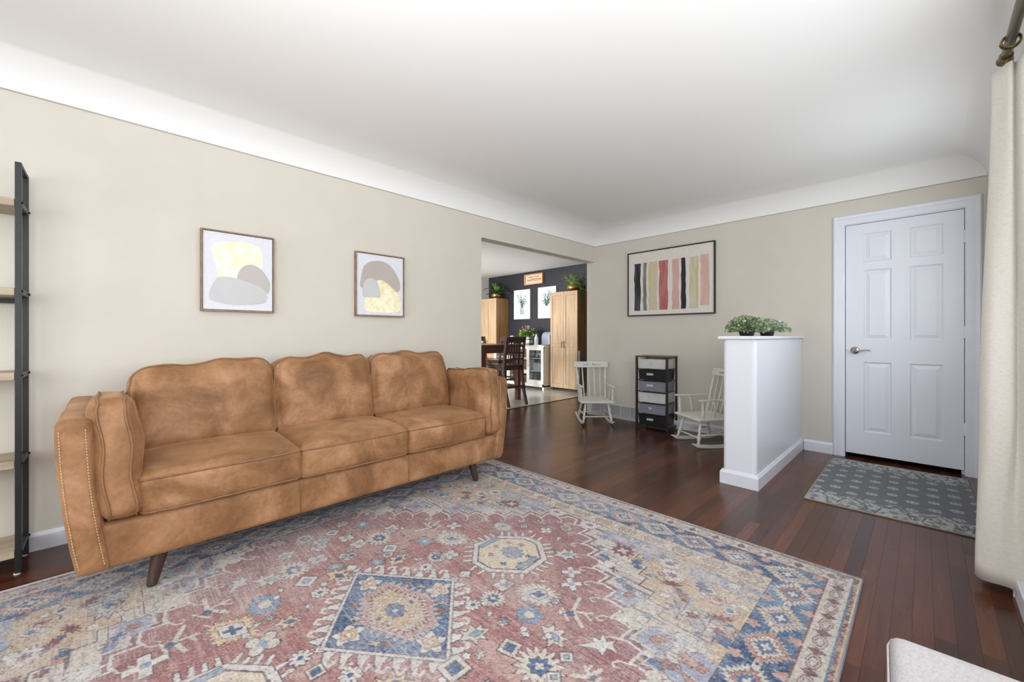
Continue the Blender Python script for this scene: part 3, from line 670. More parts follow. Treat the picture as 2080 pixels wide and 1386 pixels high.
FM = [(.19, -.24, 'daisy', .06, 0), (-.31, -.156, 'daisy', .06, 0), (.2, .25, 'daisy', .055, 0), (-.16, .26, 'daisy', .055, 0), (.005, -.33, 'daisy', .06, 0),
      (-.167, .405, 'clover', .055, 0), (.19, .425, 'clover', .055, 0), (-.157, -.402, 'clover', .075, 0), (.2, -.42, 'clover', .07, 0), (-.58, -.072, 'clover', .06, 0), (-.584, .134, 'clover', .06, .3), (-.69, -.03, 'clover', .05, .4), (-.69, .11, 'clover', .055, 0), (.58, .02, 'clover', .06, 0),
      (-.434, -.172, 'box', .06, 0), (-.458, -.035, 'bluebox', .05, .78), (-.43, .225, 'box', .055, 0), (-.36, .12, 'bluebox', .05, .7), (-.52, .03, 'box', .036, 0), (-.50, .06, 'sq', .036, .2), (.463, .199, 'sq', .06, .3), (.40, .01, 'sq', .075, 0), (.587, -.09, 'box', .06, 0),
      (-.566, .235, 'sun', .075, 0), (-.566, -.184, 'sun', .075, 0), (.587, .212, 'sun', .085, 0), (.60, -.22, 'sun', .08, 0), (-.197, .344, 'sun', .05, 0), (.227, .334, 'sun', .055, 0), (-.207, -.308, 'tanbird', .06, 1),
      (.397, .368, 'bluesun', .06, 0), (-.385, -.341, 'bluesun', .075, 0), (-.368, .387, 'bluebox', .07, .0), (.34, .709, 'x', .06, 0), (.42, .1, 'arrow', .04, 2),
      (-.306, -.464, 'palm', .10, .6), (.34, .486, 'creamp', .085, .3), (-.289, .503, 'creamp', .085, .5), (.34, -.46, 'creamp', .085, .5),
      (-.38, -.06, 'tanbird', .075, .4), (-.303, .2, 'tanbird', .07, 1.9), (.331, .15, 'bird', .08, 1.2), (.32, -.17, 'tanbird', .08, 1), (-.56, -.29, 'bird', .085, .9), (-.62, .33, 'bird', .08, -.8), (-.74, .0, 'bird', .07, 1.4), (-.73, -.17, 'bird', .07, -1.3), (.53, .344, 'bird', .085, -.3), (.62, .07, 'arrow', .06, 2.2), (.45, .28, 'arrow', .04, .4),
      (.395, .639, 'x', .065, .1), (-.40, .60, 'x', .06, 0), (-.379, -.606, 'brk', .08, .5), (.52, .511, 'brk', .085, -.3), (-.507, -.493, 'brk', .085, .9), (-.49, .5, 'brk', .08, 2.2), (.664, .418, 'arrow', .10, .8), (-.605, -.396, 'arrow', .09, 2.4), (-.317, -.70, 'x', .085, .78), (.232, .808, 'bird', .085, .8), (-.2, .79, 'creamp', .055, 0), (.718, .3, 'brk', .05, 1.6),
      (.29, .56, 'arrow', .035, 1), (.02, .347, 'arrow', .035, 4), (-.25, -.23, 'arrow', .035, 2), (-.36, .03, 'arrow', .04, 5), (-.24, .28, 'arrow', .04, 5), (.1, -.313, 'sq', .045, 0), (.25, -.3, 'arrow', .04, 1), (-.28, -.35, 'bird', .03, 1), (-.45, -.27, 'arrow', .035, 0), (.36, .27, 'bird', .04, 2),
      (-.8, .08, 'box', .05, 0), (-.83, -.05, 'sun', .05, 0), (-.86, .16, 'bird', .06, 2), (-.88, -.17, 'bird', .06, 1), (-.78, .24, 'bluesun', .05, 0), (.76, .1, 'bird', .06, 1), (.82, -.1, 'sun', .06, 0), (.88, .12, 'clover', .05, 0), (.72, -.02, 'arrow', .05, 3),
      (0, .93, 'x', .05, .78), (-.05, .86, 'dot', 0, 0), (.06, 1.03, 'sun', .035, 0), (-.07, .98, 'bird', .04, 0), (.11, .9, 'arrow', .04, 2), (-.12, .88, 'box', .03, 0), (0, -.9, 'x', .06, 0), (.15, -.85, 'sun', .05, 0), (-.15, -.85, 'bird', .05, 0)]
for u, v, k, r_, ro in FM: motif(u, v, k, r_*.76, ro)
for _ in range(150):
    u, v = rm.uniform(-.85, .85), rm.uniform(-.9, .95)
    if abs(u)+abs(v) < .95 and abs(u)/.45+abs(v)/.37 > 1 and abs(u) > .2: motif(u, v, rm.choice(('dot', 'dot', 'arrow', 'box', 'bird')), .026, rm.uniform(0, 6))
# motifs in the spandrels
SM = [(.422, .857, 'star8'), (.52, .80, 'blob'), (.595, .735, 'crossb'), (.673, .619, 'fourc'), (.79, .579, 'crossb'), (.865, .64, 'x'), (.948, .565, 'crossb'), (.864, .475, 'gem'), (.80, .50, 'dot'), (.52, .95, 'dot'), (.397, 1.03, 'mar'), (.507, 1.044, 'diam'), (.612, 1.085, 'sunb'), (.66, 1.0, 'sunb'), (.715, .917, 'leafm'), (.79, 1.10, 'feather'), (.94, 1.10, 'feather'), (.863, .969, 'hexr'), (.92, .93, 'diam'), (.82, 1.0, 'diam'), (.83, .80, 'gem2'), (.94, .84, 'leafm'), (.93, .78, 'gem2'), (.60, .62+.3, 'tri'), (.70, .84, 'dot'), (.25, 1.08, 'blob'), (.16, 1.17, 'dot'), (.33, 1.13, 'feather'), (.12, 1.14, 'sunb'), (.5, 1.13, 'feather'), (.88, .40, 'fourc'), (.93, .32, 'x')]
for su in (-1, 1):
    for sv in (-1, 1):
        for u, v, k in SM:
            x_, y_ = cu0+su*u, cv0+sv*v
            if k == 'star8': G.shape(x_, y_, .045, .045, 'star', WHT, n=8, amp=.35, out=DRK, ow=.003)
            elif k == 'blob': G.shape(x_, y_, .03, .02, 'star', (130, 140, 176), n=7, amp=.3, out=None)
            elif k == 'crossb': G.shape(x_, y_, .062, .062, 'cross', (156, 162, 188), rot=.6, out=DRK, ow=.004); G.shape(x_, y_, .055, .055, 'xx', (156, 162, 188), rot=.6, out=None); G.shape(x_, y_, .024, .024, 'dia', (176, 112, 98), n=8, amp=0, rot=.5, out=DRK, ow=.003)
            elif k == 'fourc': G.shape(x_, y_, .062, .062, 'flower', CR2, n=4, rot=.78, out=DRK, ow=.004)
            elif k == 'x': motif(x_, y_, 'x', .05, .3)
            elif k == 'gem': G.shape(x_, y_, .10, .042, 'dia', (186, 128, 120), n=8, amp=0, rot=.2*su, out=DRK, ow=.004); G.shape(x_-.035, y_, .03, .02, 'ell', BLU, out=DRK, ow=.003); G.shape(x_+.035, y_, .03, .02, 'ell', LBL, out=DRK, ow=.003)
            elif k == 'mar': G.shape(x_, y_, .05, .045, 'star', MAR, n=10, amp=.2, out=DRK, ow=.003); G.shape(x_, y_, .03, .028, 'xx', CR2)
            elif k == 'diam': G.shape(x_, y_, .036, .030, 'dia', CR2, n=8, amp=0, out=DRK, ow=.003); G.shape(x_, y_, .014, .014, 'ell', BLU)
            elif k == 'sunb': G.shape(x_, y_, .05, .042, 'star', WHT, n=14, amp=.22, out=DRK, ow=.003); G.shape(x_, y_, .022, .018, 'star', (150, 110, 120), n=6, amp=.2)
            elif k == 'leafm': G.shape(x_-.03, y_+.02, .04, .018, 'star', MAR, n=9, amp=.35, rot=.5); G.shape(x_+.03, y_-.02, .04, .018, 'star', (132, 80, 92), n=9, amp=.35, rot=-.5); G.shape(x_+.01, y_+.0, .012, .012, 'ell', BLU)
            elif k == 'feather': G.shape(x_, y_, .085, .045, 'star', (150, 168, 196), n=18, amp=.3, out=(120, 130, 160), ow=.003); G.shape(x_, y_, .05, .02, 'star', (212, 176, 160), n=9, amp=.25)
            elif k == 'hexr': G.shape(x_, y_, .036, .036, 'hex', (214, 186, 156), out=DRK, ow=.004); G.shape(x_, y_, .02, .02, 'flower', (176, 104, 96), n=3); [G.shape(x_+dx, y_, .02, .02, 'dia', WHT, n=8, amp=0, out=DRK, ow=.003) for dx in (-.055, .055)]
            elif k == 'gem2': G.shape(x_, y_, .085, .05, 'star', (182, 172, 176), n=10, amp=.22, out=DRK, ow=.004); G.shape(x_, y_, .045, .03, 'star', CR2, n=8, amp=.2, out=DRK, ow=.003); G.shape(x_, y_, .024, .018, 'star', MAR if su > 0 else BLU, n=6, amp=.3)
            elif k == 'tri': G.poly([(x_-.03, y_), (x_+.03, y_+.01), (x_, y_+.03)], LBL, 1, out=DRK, ow=.003)
            else: G.shape(x_, y_, .018, .016, 'star', rm.choice((BLU, MAR, WHT)), n=6, amp=.25, out=DRK, ow=.002)
for _ in range(420):
    u, v = rm.uniform(-.97, .97), rm.uniform(-1.17, 1.17)
    if abs(u)*.93+abs(v) > 1.25:
        r_ = rm.uniform(.010, .024); x_, y_ = cu0+u, cv0+v; c_ = rm.choice((BLU, MAR, LBL, WHT, (196, 140, 124), (130, 120, 140)))
        G.shape(x_, y_, r_*rm.uniform(1, 1.6), r_, rm.choice(('star', 'dia', 'flower', 'xx')), c_, n=rm.choice((5, 6, 8)), amp=.22, rot=rm.uniform(0, 3), out=DRK, ow=.002)
for _ in range(260):
    u, v = rm.uniform(-.97, .97), rm.uniform(-1.17, 1.17)
    if abs(u)*.93+abs(v) > 1.22:
        L0 = rm.uniform(.03, .16); G.line([(cu0+u, cv0+v), (cu0+u+L0, cv0+v)], rm.choice((DRK, GRY, (120, 108, 124))), .003, .6)
# borders
def frame_mask(a0, a1):   # distance from the rug edge between a0 and a1
    d = np.minimum(HU-aU, HV-aV); return (d >= a0) & (d < a1)
# extra hexagon band at the two ends
m = (HV-aV > .28) & (HV-aV < .385) & (HU-aU > .28); G.put(allm, m, (212, 196, 172)); G.put(allm, (np.abs(HV-aV-.385) < .003) & (HU-aU > .28), DRK, .8)
for sv in (-1, 1):
    for k in range(-6, 7):
        x_ = cu0+k*.152; y_ = cv0+sv*(HV-.332)
        G.shape(x_, y_, .058, .04, 'hex', CR2, out=BRN, ow=.005); G.shape(x_, y_, .036, .022, 'star', (184, 160, 150), n=9, amp=.2, out=BRN, ow=.003); G.shape(x_+.076, y_, .014, .030, 'xx', WHT, out=BRN, ow=.003)
G.put(allm, frame_mask(.106, .28), BLU)
bmk = frame_mask(.106, .28)
G.put(allm, bmk & (n1 > .5), DBL, .7); G.put(allm, bmk & (n2 > .6), LBL, .45); G.put(allm, bmk & (G.noise(.012, .012, 30) > .62), LBL, .35)
G.put(allm, frame_mask(.276, .282), DRK, .8); G.put(allm, frame_mask(.104, .112), (136, 84, 88))
def medal(x, y, ru, rv, k):
    A_ = (CR2, (196, 142, 126), (218, 198, 168))[k % 3]; B_ = ((176, 120, 112), CR2, (190, 176, 176))[k % 3]
    G.shape(x, y, ru, rv, 'dia', A_, n=26, amp=.13, out=WHT, ow=.004)
    G.shape(x, y, ru*.72, rv*.70, 'dia', B_, n=18, amp=.14, out=DRK, ow=.003)
    G.shape(x, y, ru*.5, rv*.46, 'dia', (92, 110, 152), n=12, amp=.16, out=CR, ow=.003)
    G.shape(x, y, ru*.2, rv*.24, 'cross', WHT)
k = 0
for sx in (-1, 1):
    for i in range(-6, 7):
        medal(cu0+sx*1.070, cv0+i*.2045, .074, .098, i)
        for so in (-1, 1): G.shape(cu0+sx*(1.070+so*.068), cv0+(i+.5)*.2045, .018, .016, 'star', (206, 150, 136), n=5, amp=.25, out=CR2, ow=.003)
for sy in (-1, 1):
    for i in range(-5, 6):
        medal(cu0+i*.2045, cv0+sy*(HV-.193), .098, .072, i)
        for so in (-1, 1): G.shape(cu0+(i+.5)*.2045, cv0+sy*(HV-.193+so*.066), .016, .018, 'star', (206, 150, 136), n=5, amp=.25, out=CR2, ow=.003)
G.put(allm, frame_mask(.030, .104), (208, 198, 184))
for sx in (-1, 1):
    for i in range(-12, 13):
        x_, y_ = cu0+sx*(HU-.067), cv0+i*.1225
        G.shape(x_, y_, .024, .036, 'hex', (198, 184, 172), out=BRN, ow=.004); G.shape(x_, y_, .013, .022, 'hex', (206, 196, 184), out=DRK, ow=.003); G.shape(x_, y_+.061, .022, .018, 'dia', (124, 92, 104), n=8, amp=.1, out=DRK, ow=.003)
for sy in (-1, 1):
    for i in range(-9, 10):
        x_, y_ = cu0+i*.1225, cv0+sy*(HV-.067)
        G.shape(x_, y_, .036, .024, 'hex', (198, 184, 172), out=BRN, ow=.004); G.shape(x_+.061, y_, .018, .022, 'dia', (124, 92, 104), n=8, amp=.1, out=DRK, ow=.003)
G.put(allm, frame_mask(.020, .031), (92, 122, 156)); G.put(allm, frame_mask(.010, .020), (196, 152, 118)); G.put(allm, frame_mask(.010, .020) & (G.noise(.012, .012, 40) > .55), (120, 76, 78))
G.line(FP, WHT, .011, .9, closed=True); G.line(quad(pts_q, .030), WHT, .006, .8, closed=True)
# worn patches, fading and weave speckle
fade = G.noise(.30, .25, 50)*.6+G.noise(.07, .06, 51)*.4
wv = G.noise(.012, .004, 52)*.5+G.noise(.004, .012, 53)*.5
fa = np.clip((fade-.46)*1.5, 0, .36)[..., None]*(.5+wv[..., None])
G.A = G.A*(1-fa)+np.array((206, 198, 194))/255.*fa
G.A *= (1+.34*(wv-.5))[..., None]
rnd = G.rng.rand(G.nv, G.nu)
G.A = np.where((rnd > .86)[..., None], G.A*.6+np.array((226, 220, 214))/255.*.4, G.A)
G.A = np.where((rnd < .10)[..., None], G.A*.78, G.A)
streak = (G.noise(.16, .004, 54) > .80) & (fade > .46); G.put(allm, streak, (214, 208, 204), .45)
G.A = G.A*.80+G.A.mean(-1, keepdims=True)*.20; G.A = (G.A*.86+np.array((.74, .69, .71))*.10)*.90
M_rug = weave_mat('woven_rug_pile')
pile = G.build('pile', M_rug, rug, .0075)
# binding: raised light edge strip all round, body under the pile
M_bind = mat('lilac_grey_binding', rgb(178, 172, 182), .9, noise=(300, 2, rgb(160, 152, 166), .4, .7))
bd = MB()
bd.tube([(U0, V0, .005), (U1, V0, .005), (U1, V1, .005), (U0, V1, .005), (U0, V0+.001, .005)], .006, 8)
bd.build('binding', M_bind, rug, smooth=True)
MB().box(U0, U1, V0, V1, .0005, .0070).build('backing', mat('rug_backing', rgb(150, 140, 135), .95, noise=(100, 1, rgb(140, 130, 125), .4, .7)), rug)

# door mat
mt = empty('door_mat', (-.165, 3.92, 0), rz=math.radians(.6), label='grey door mat with pale flower rows in front of the white six-panel door', cat='mat')
W2 = Weave(-.40, .40, -.64, .64, .004, 5)
W2.A[:] = np.array((100, 102, 106))/255.
nn = W2.noise(.2, .01, 1); W2.put(allm, nn > .6, (92, 94, 98), .6)
for i in range(-5, 6):
    for j in range(-3, 4):
        x_ = .098*i*1.0; y_ = .162*j+(.081 if i % 2 else 0)
        sz = .031 if j % 2 == 0 else .027
        if abs(x_) < .40 and -.46 < y_ < .42: W2.shape(x_+.01, y_, sz, sz, 'star', (160, 160, 160), n=8, amp=.12); W2.shape(x_+.01, y_, sz*.62, sz*.62, 'star', (116, 116, 120), n=8, amp=.15); W2.shape(x_+.01, y_, sz*.42, sz*.42, 'flower', (164, 164, 164), n=4); W2.shape(x_+.01, y_, .006, .006, 'ell', (176, 176, 176))
for sy in (-1, 1):
    for i in range(-2, 3):
        cx_ = i*.195+.03; e = sy*.64
        W2.poly([(cx_-.1, e), (cx_-.1, e-sy*.19), (cx_-.06, e-sy*.2), (cx_, e-sy*.26), (cx_+.06, e-sy*.2), (cx_+.1, e-sy*.19), (cx_+.1, e)], (146, 146, 144), 1)
    fil = (W2.noise(.012, .012, 8)*.5+W2.noise(.02, .02, 9)*.5)
    lightm = np.abs(W2.A-np.array((146, 146, 144))/255.).sum(-1) < .01
    W2.put(allm, lightm & (fil > .55), (168, 168, 166)); W2.put(allm, lightm & (fil < .42), (98, 99, 102))
    for i in range(-2, 3):
        cx_ = i*.195+.03; e = sy*.64
        W2.line([(cx_-.075, e-sy*.05), (cx_-.06, e-sy*.14), (cx_, e-sy*.22), (cx_+.06, e-sy*.14), (cx_+.075, e-sy*.05)], (84, 86, 90), .008)
        W2.shape(cx_, e-sy*.10, .05, .055, 'flower', (164, 164, 162), n=6); W2.shape(cx_, e-sy*.10, .03, .035, 'flower', (112, 112, 114), n=8)
W2.A *= (1+.2*(W2.rng.rand(W2.nv, W2.nu)-.5))[..., None]
W2.build('pile', weave_mat('grey_mat_pile', (500, 500, 1), .1), mt, .0065)
mb_ = MB(); rr_ = .03
cor = [(.40-rr_, .64-rr_, 0), (-.40+rr_, .64-rr_, 90), (-.40+rr_, -.64+rr_, 180), (.40-rr_, -.64+rr_, 270)]
MB().box(-.40, .40, -.64, .64, .0005, .006).build('backing', M_rug if False else mat('mat_backing', rgb(120, 116, 108), .9, noise=(90, 1, rgb(110, 106, 98), .4, .7)), mt)
MB().tube([(-.40, -.64, .004), (.40, -.64, .004), (.40, .64, .004), (-.40, .64, .004), (-.40, -.639, .004)], .005, 8).build('binding', mat('taupe_mat_binding', rgb(150, 140, 124), .8, noise=(200, 1, rgb(136, 126, 112), .4, .7)), mt, smooth=True)

# ------------------------------------------------------------------ sofa
def leather():
    m = bpy.data.materials.new('distressed_tan_leather'); m.use_nodes = True; N = m.node_tree.nodes; L = m.node_tree.links; b = N['Principled BSDF']
    g = N.new('ShaderNodeNewGeometry')
    n1 = N.new('ShaderNodeTexNoise'); n1.inputs['Scale'].default_value = 4.5; n1.inputs['Detail'].default_value = 6; n1.inputs['Roughness'].default_value = .62; n1.inputs['Distortion'].default_value = .6
    L.new(g.outputs['Position'], n1.inputs['Vector'])
    cr = N.new('ShaderNodeValToRGB'); e = cr.color_ramp.elements; e[0].position = .28; e[0].color = rgb(106, 72, 42); e[1].position = .76; e[1].color = rgb(182, 142, 110)
    x = e.new(.46); x.color = rgb(136, 95, 60); x = e.new(.58); x.color = rgb(156, 113, 78); L.new(n1.outputs[0], cr.inputs[0])
    n2 = N.new('ShaderNodeTexNoise'); n2.inputs['Scale'].default_value = 60; n2.inputs['Detail'].default_value = 4; L.new(g.outputs['Position'], n2.inputs['Vector'])
    mr = N.new('ShaderNodeMapRange'); mr.inputs[1].default_value = .3; mr.inputs[2].default_value = .7; mr.inputs[3].default_value = .9; mr.inputs[4].default_value = 1.1; L.new(n2.outputs[0], mr.inputs[0])
    mu = N.new('ShaderNodeVectorMath'); mu.operation = 'SCALE'; L.new(cr.outputs[0], mu.inputs[0]); L.new(mr.outputs[0], mu.inputs['Scale']); L.new(mu.outputs[0], b.inputs['Base Color'])
    b.inputs['Roughness'].default_value = .58; b.inputs['Specular IOR Level'].default_value = .4; b.inputs['Sheen Weight'].default_value = .25; b.inputs['Sheen Roughness'].default_value = .5
    b.inputs['Sheen Tint'].default_value = rgb(230, 190, 150)
    n3 = N.new('ShaderNodeTexNoise'); n3.inputs['Scale'].default_value = 9; n3.inputs['Detail'].default_value = 8; n3.inputs['Distortion'].default_value = 1.2; L.new(g.outputs['Position'], n3.inputs['Vector'])
    bp = N.new('ShaderNodeBump'); bp.inputs['Strength'].default_value = .30; bp.inputs['Distance'].default_value = .012; L.new(n3.outputs[0], bp.inputs['Height']); L.new(bp.outputs[0], b.inputs['Normal'])
    return m
M_lea = leather()
M_pipe = mat('tan_leather_piping', rgb(138, 98, 66), .6, noise=(20, 3, rgb(118, 82, 54), .4, .7))
M_stitch = mat('pale_stitching', rgb(206, 176, 140), .8, noise=(60, 1, rgb(190, 158, 122), .4, .7))
M_sleg = mat('dark_walnut_leg', rgb(70, 48, 38), .4, noise=(6, 4, rgb(48, 32, 26), .4, .7), mapping=(8, 8, 1))
class Soft:
    """pillow-like block: mapping from the unit cube to a rounded, puffed, slightly creased shape"""
    def __init__(s, c, h, r, puff, wr=.006, rot=None, seed=0, fn=None):
        s.c = Vector(c); s.h = h; s.r = r; s.p = puff; s.wr = wr; s.R = rot or Matrix.Identity(3); s.seed = seed; s.fn = fn
    def at(s, q, lift=0):
        h = s.h; r = s.r; P = Vector((q[0]*h[0], q[1]*h[1], q[2]*h[2])); core = Vector([max(-h[i]+r, min(h[i]-r, P[i])) for i in range(3)])
        d = P-core
        if d.length > 1e-9:
            mx = max(abs(d[i]) for i in range(3)); d = d.normalized()*mx
        n = d.normalized() if d.length > 1e-9 else Vector((0, 0, 0)); P = core+d
        a = [1-min(1, abs(q[i]))**2.2 for i in range(3)]
        for i in range(3):
            j, k = (i+1) % 3, (i+2) % 3; P[i] += q[i]*abs(q[i])**.5*s.p[i]*(a[j]*a[k])**.6 if abs(q[i]) > .01 else 0
        if s.fn: P = s.fn(P, q)
        W = s.R @ P + s.c
        nz = mnoise.noise(Vector((W.x*6+s.seed*7.3, W.y*6, W.z*6)))*.6+mnoise.noise(Vector((W.x*17+s.seed, W.y*17, W.z*11)))*.4
        nn = s.R @ (n if n.length > 0 else Vector((0, 0, 1)))
        return W+nn*(nz*s.wr+lift)
    def mesh(s, n=(12, 12, 12)):
        bm = bmesh.new(); vd = {}
        def V_(i, j, k):
            key = (i, j, k)
            if key not in vd: vd[key] = bm.verts.new(s.at((w_(i, n[0]), w_(j, n[1]), w_(k, n[2]))))
            return vd[key]
        def w_(i, m_):
            t = 2*i/m_-1; return math.sin(t*math.pi/2)*.55+t*.45
        for a in range(3):
            b_, c_ = (a+1) % 3, (a+2) % 3
            for side in (0, n[a]):
                for i in range(n[b_]):
                    for j in range(n[c_]):
                        idx = []
                        for (x, y) in ((i, j), (i+1, j), (i+1, j+1), (i, j+1)):
                            t = [0, 0, 0]; t[a] = side; t[b_] = x; t[c_] = y; idx.append(V_(*t))
                        try: bm.faces.new(idx if side else idx[::-1])
                        except ValueError: pass
        bmesh.ops.recalc_face_normals(bm, faces=bm.faces)
        me = bpy.data.meshes.new('soft'); bm.to_mesh(me); bm.free(); me.polygons.foreach_set('use_smooth', [True]*len(me.polygons)); return me
    def loop(s, ax, val, n=18):
        """closed path round the face ax=val"""
        b_, c_ = (ax+1) % 3, (ax+2) % 3; pts = []
        cs_ = [(-1, -1), (1, -1), (1, 1), (-1, 1)]
        for k in range(4):
            p, q = cs_[k], cs_[(k+1) % 4]
            for i in range(n):
                t = i/n; t = t*t*(3-2*t) if False else t; Q = [0, 0, 0]; Q[ax] = val; Q[b_] = p[0]+(q[0]-p[0])*t; Q[c_] = p[1]+(q[1]-p[1])*t; pts.append(s.at(Q, .002))
        pts.append(pts[0]); return pts
def soft(name, S, parent, pipes=(), n=(12, 12, 12), m=None, pr=.0045):
    o = link(name, S.mesh(n), m or M_lea, parent)
    for ax, val in pipes:
        MB().tube(S.loop(ax, val), pr, 6, cap=False).build('piping', M_pipe, o, smooth=True)
    return o
sofa = empty('sofa', (-2.68, 1.02, 0), label='long tan distressed leather sofa with tapered wooden legs against the left wall', cat='sofa')
sx, sy = -2.68, 1.02
def L_(X, Y, Z): return (X-sx, Y-sy, Z)
FX = -2.27
# base rail
S = Soft(L_(-2.675, 1.015, .245), (.405, 1.075, .092), .018, (.0, .0, .0), .003, seed=1)
base = soft('base', S, sofa, n=(10, 30, 6))
for Y in (.70, 1.33):
    MB().tube([L_(FX+.002, Y, .155), L_(FX+.004, Y, .25), L_(FX+.002, Y, .335)], .0022, 6).build('seam', M_pipe, base, smooth=True)
# arm panels flaring outwards, with a stitched front border
for sgn, yb, yt, wd in ((-1, -.100, -.150, .085), (1, 2.125, 2.188, .085)):
    def flare(P, q, sgn=sgn, yb=yb, yt=yt):
        t = (P.z+.305)/.61
        return Vector((P.x+.015*(t-.5)*0, P.y+sgn*(.058*t-.029)+sgn*.012*math.sin(t*math.pi), P.z))
    yc = (yb+yt)/2-sgn*.052
    S = Soft(L_(-2.69, yc, .458), (.435, .050, .305), .026, (.006, .006, .004), .005, seed=3+sgn, fn=flare)
    arm = soft('arm', S, sofa, n=(18, 6, 18))
    st = MB()
    for q in (-.78, .62):
        for i in range(46):
            z0 = -.88+i*.0385
            a = S.at((1, q*sgn*(-1), z0), .0025); b = S.at((1, q*sgn*(-1), z0+.021), .0025)
            st.tube([a, b], .0017, 5)
    o = st.build('stitching', M_stitch, arm); o['kind'] = 'stuff'
    MB().tube([S.at((1, sgn*-1.0, z), .0) for z in [-.97+.12*i for i in range(7)]], .0025, 6).build('seam', M_pipe, arm, smooth=True)
# back frame
S = Soft(L_(-3.02, 1.02, .47), (.085, 1.03, .30), .03, (0, 0, .005), .004, seed=9)
soft('back_frame', S, sofa, n=(6, 30, 12))
# seat cushions
for i, (y0, y1) in enumerate(((.084, .700), (.703, 1.322), (1.325, 1.962))):
    def droop(P, q): return Vector((P.x+.004*q[2], P.y, P.z-.012*max(0, q[0])**3*max(0, q[2])))
    S = Soft(L_(-2.60, (y0+y1)/2, .425), (.345, (y1-y0)/2+.003, .092), .030, (.014, .006, .024), .008, seed=20+i, fn=droop)
    soft('seat_cushion', S, sofa, pipes=((2, .80), (2, -.84)), n=(20, 20, 10))
# back cushions, leaning
tops = (.912, .925, .925)
for i, (y0, y1) in enumerate(((.060, .705), (.706, 1.325), (1.326, 1.975))):
    h = (tops[i]-.475)/2/math.cos(.16)+.012
    def slump(P, q, i=i, h=h):
        z = P.z
        if q[2] > 0: z += ((.018, .006, -.002)[i]*q[1]+.008*math.sin(q[1]*5+i*1.4)+.006*math.sin(q[1]*9+i))*q[2]
        return Vector((P.x-.016*q[2], P.y*(1-.03*max(0, q[2])), z))
    S = Soft(L_(-2.835, (y0+y1)/2, .475+h-.008), (.105, (y1-y0)/2+.004, h), .075, (.045, .010, .010), .014, rot=Matrix.Rotation(-.17, 3, 'Y'), seed=30+i, fn=slump)
    soft('back_cushion', S, sofa, pipes=((0, .72),), n=(10, 22, 22))
# arm bolsters
for i, (yc, hw) in enumerate(((.018, .066), (2.042, .062))):
    sg = -1 if i == 0 else 1
    def lean(P, q, sg=sg): return Vector((P.x-.02*q[2], P.y+sg*.030*(q[2]*.5)+.006*math.sin(q[2]*6), P.z+.012*math.sin(q[0]*2.5)*max(0, q[2])))
    S = Soft(L_(-2.535, yc, .583), (.272, hw, .232), .040, (.016, .018, .006), .012, seed=40+i, fn=lean)
    soft('arm_cushion', S, sofa, pipes=((1, .62), (1, -.62)), n=(18, 10, 18), pr=.005)
# legs
for X, Y, dx, dy in ((-2.36, .16, .035, -.035), (-2.36, 1.90, .035, .018), (-2.98, .10, -.03, -.03), (-2.98, 1.93, -.03, .03)):
    MB().lathe([(0.011, 0)], n=12) if False else None
    lg = MB(); lg.tube([L_(X+dx, Y+dy, .0135), L_(X+dx, Y+dy, .018), L_(X, Y, .17)], [.0155, .019, .033], 18)
    lg.build('leg', M_sleg, sofa, smooth=False)

# ------------------------------------------------------------------ ladder shelf at the left edge
M_oak = mat('pale_oak_shelf_board', rgb(184, 168, 146), .55, noise=(2.2, 6, rgb(150, 132, 110), .35, .7), mapping=(9, 1, 9))
sh = empty('ladder_shelf', (-3.0, -.90, 0), label='tall black metal shelf unit with pale oak boards beside the sofa', cat='shelf')
yr, yl = -.30, -1.50
def P_(X, Y, Z): return (X+3.0, Y+.90, Z)
for Y in (yr, yl):
    f = MB()
    for X in (-2.895, -3.115):
        q = P_(X, Y, 0); f.box(q[0]-.009, q[0]+.009, q[1]-.010, q[1]+.010, .004, 1.872)
    a, b = P_(-3.103, Y, 0), P_(-2.907, Y, 0)
    f.box(a[0], b[0], a[1]-.010, a[1]+.010, 1.857, 1.872)
    f.build('side_frame', M_black, sh, bevel=.0015)
    for X in (-2.895, -3.115):
        q = P_(X, Y, 0); MB().lathe([(.012, 0), (.012, .005)], n=10).build('foot', M_white, sh, loc=(q[0], q[1]-.003, 0))
M_bolt = mat('dark_bolt', rgb(30, 28, 30), .35, .6, noise=(9, 1, rgb(24, 22, 24), .4, .7))
for z in (1.705, 1.300, .915, .515, .110):
    for Y in (yr, yl):
        s_ = MB(); a, b = P_(-3.103, Y, 0), P_(-2.907, Y, 0); s_.box(a[0], b[0], a[1]-.009, a[1]+.009, z-.028, z-.002)
        s_.build('shelf_bracket', M_black, sh, bevel=.001)
    sb = MB(); a, b = P_(-3.12, yl+.008, 0), P_(-2.890, yr-.011, 0); sb.box(a[0], b[0], a[1], b[1], z-.034, z); sb.build('shelf_board', M_oak, sh, bevel=.002)
    if z == 1.300: MB().box(P_(-3.115, 0, 0)[0]-.008, P_(-3.115, 0, 0)[0]+.008, a[1], b[1], z-.06, z-.036).build('cross_bar', M_black, sh)
    for X in (-2.895, -3.115):
        q = P_(X, yr, 0); MB().tube([(q[0], q[1]+.009, z-.014), (q[0], q[1]+.015, z-.014)], .0055, 8).build('bolt', M_bolt, sh, smooth=True)

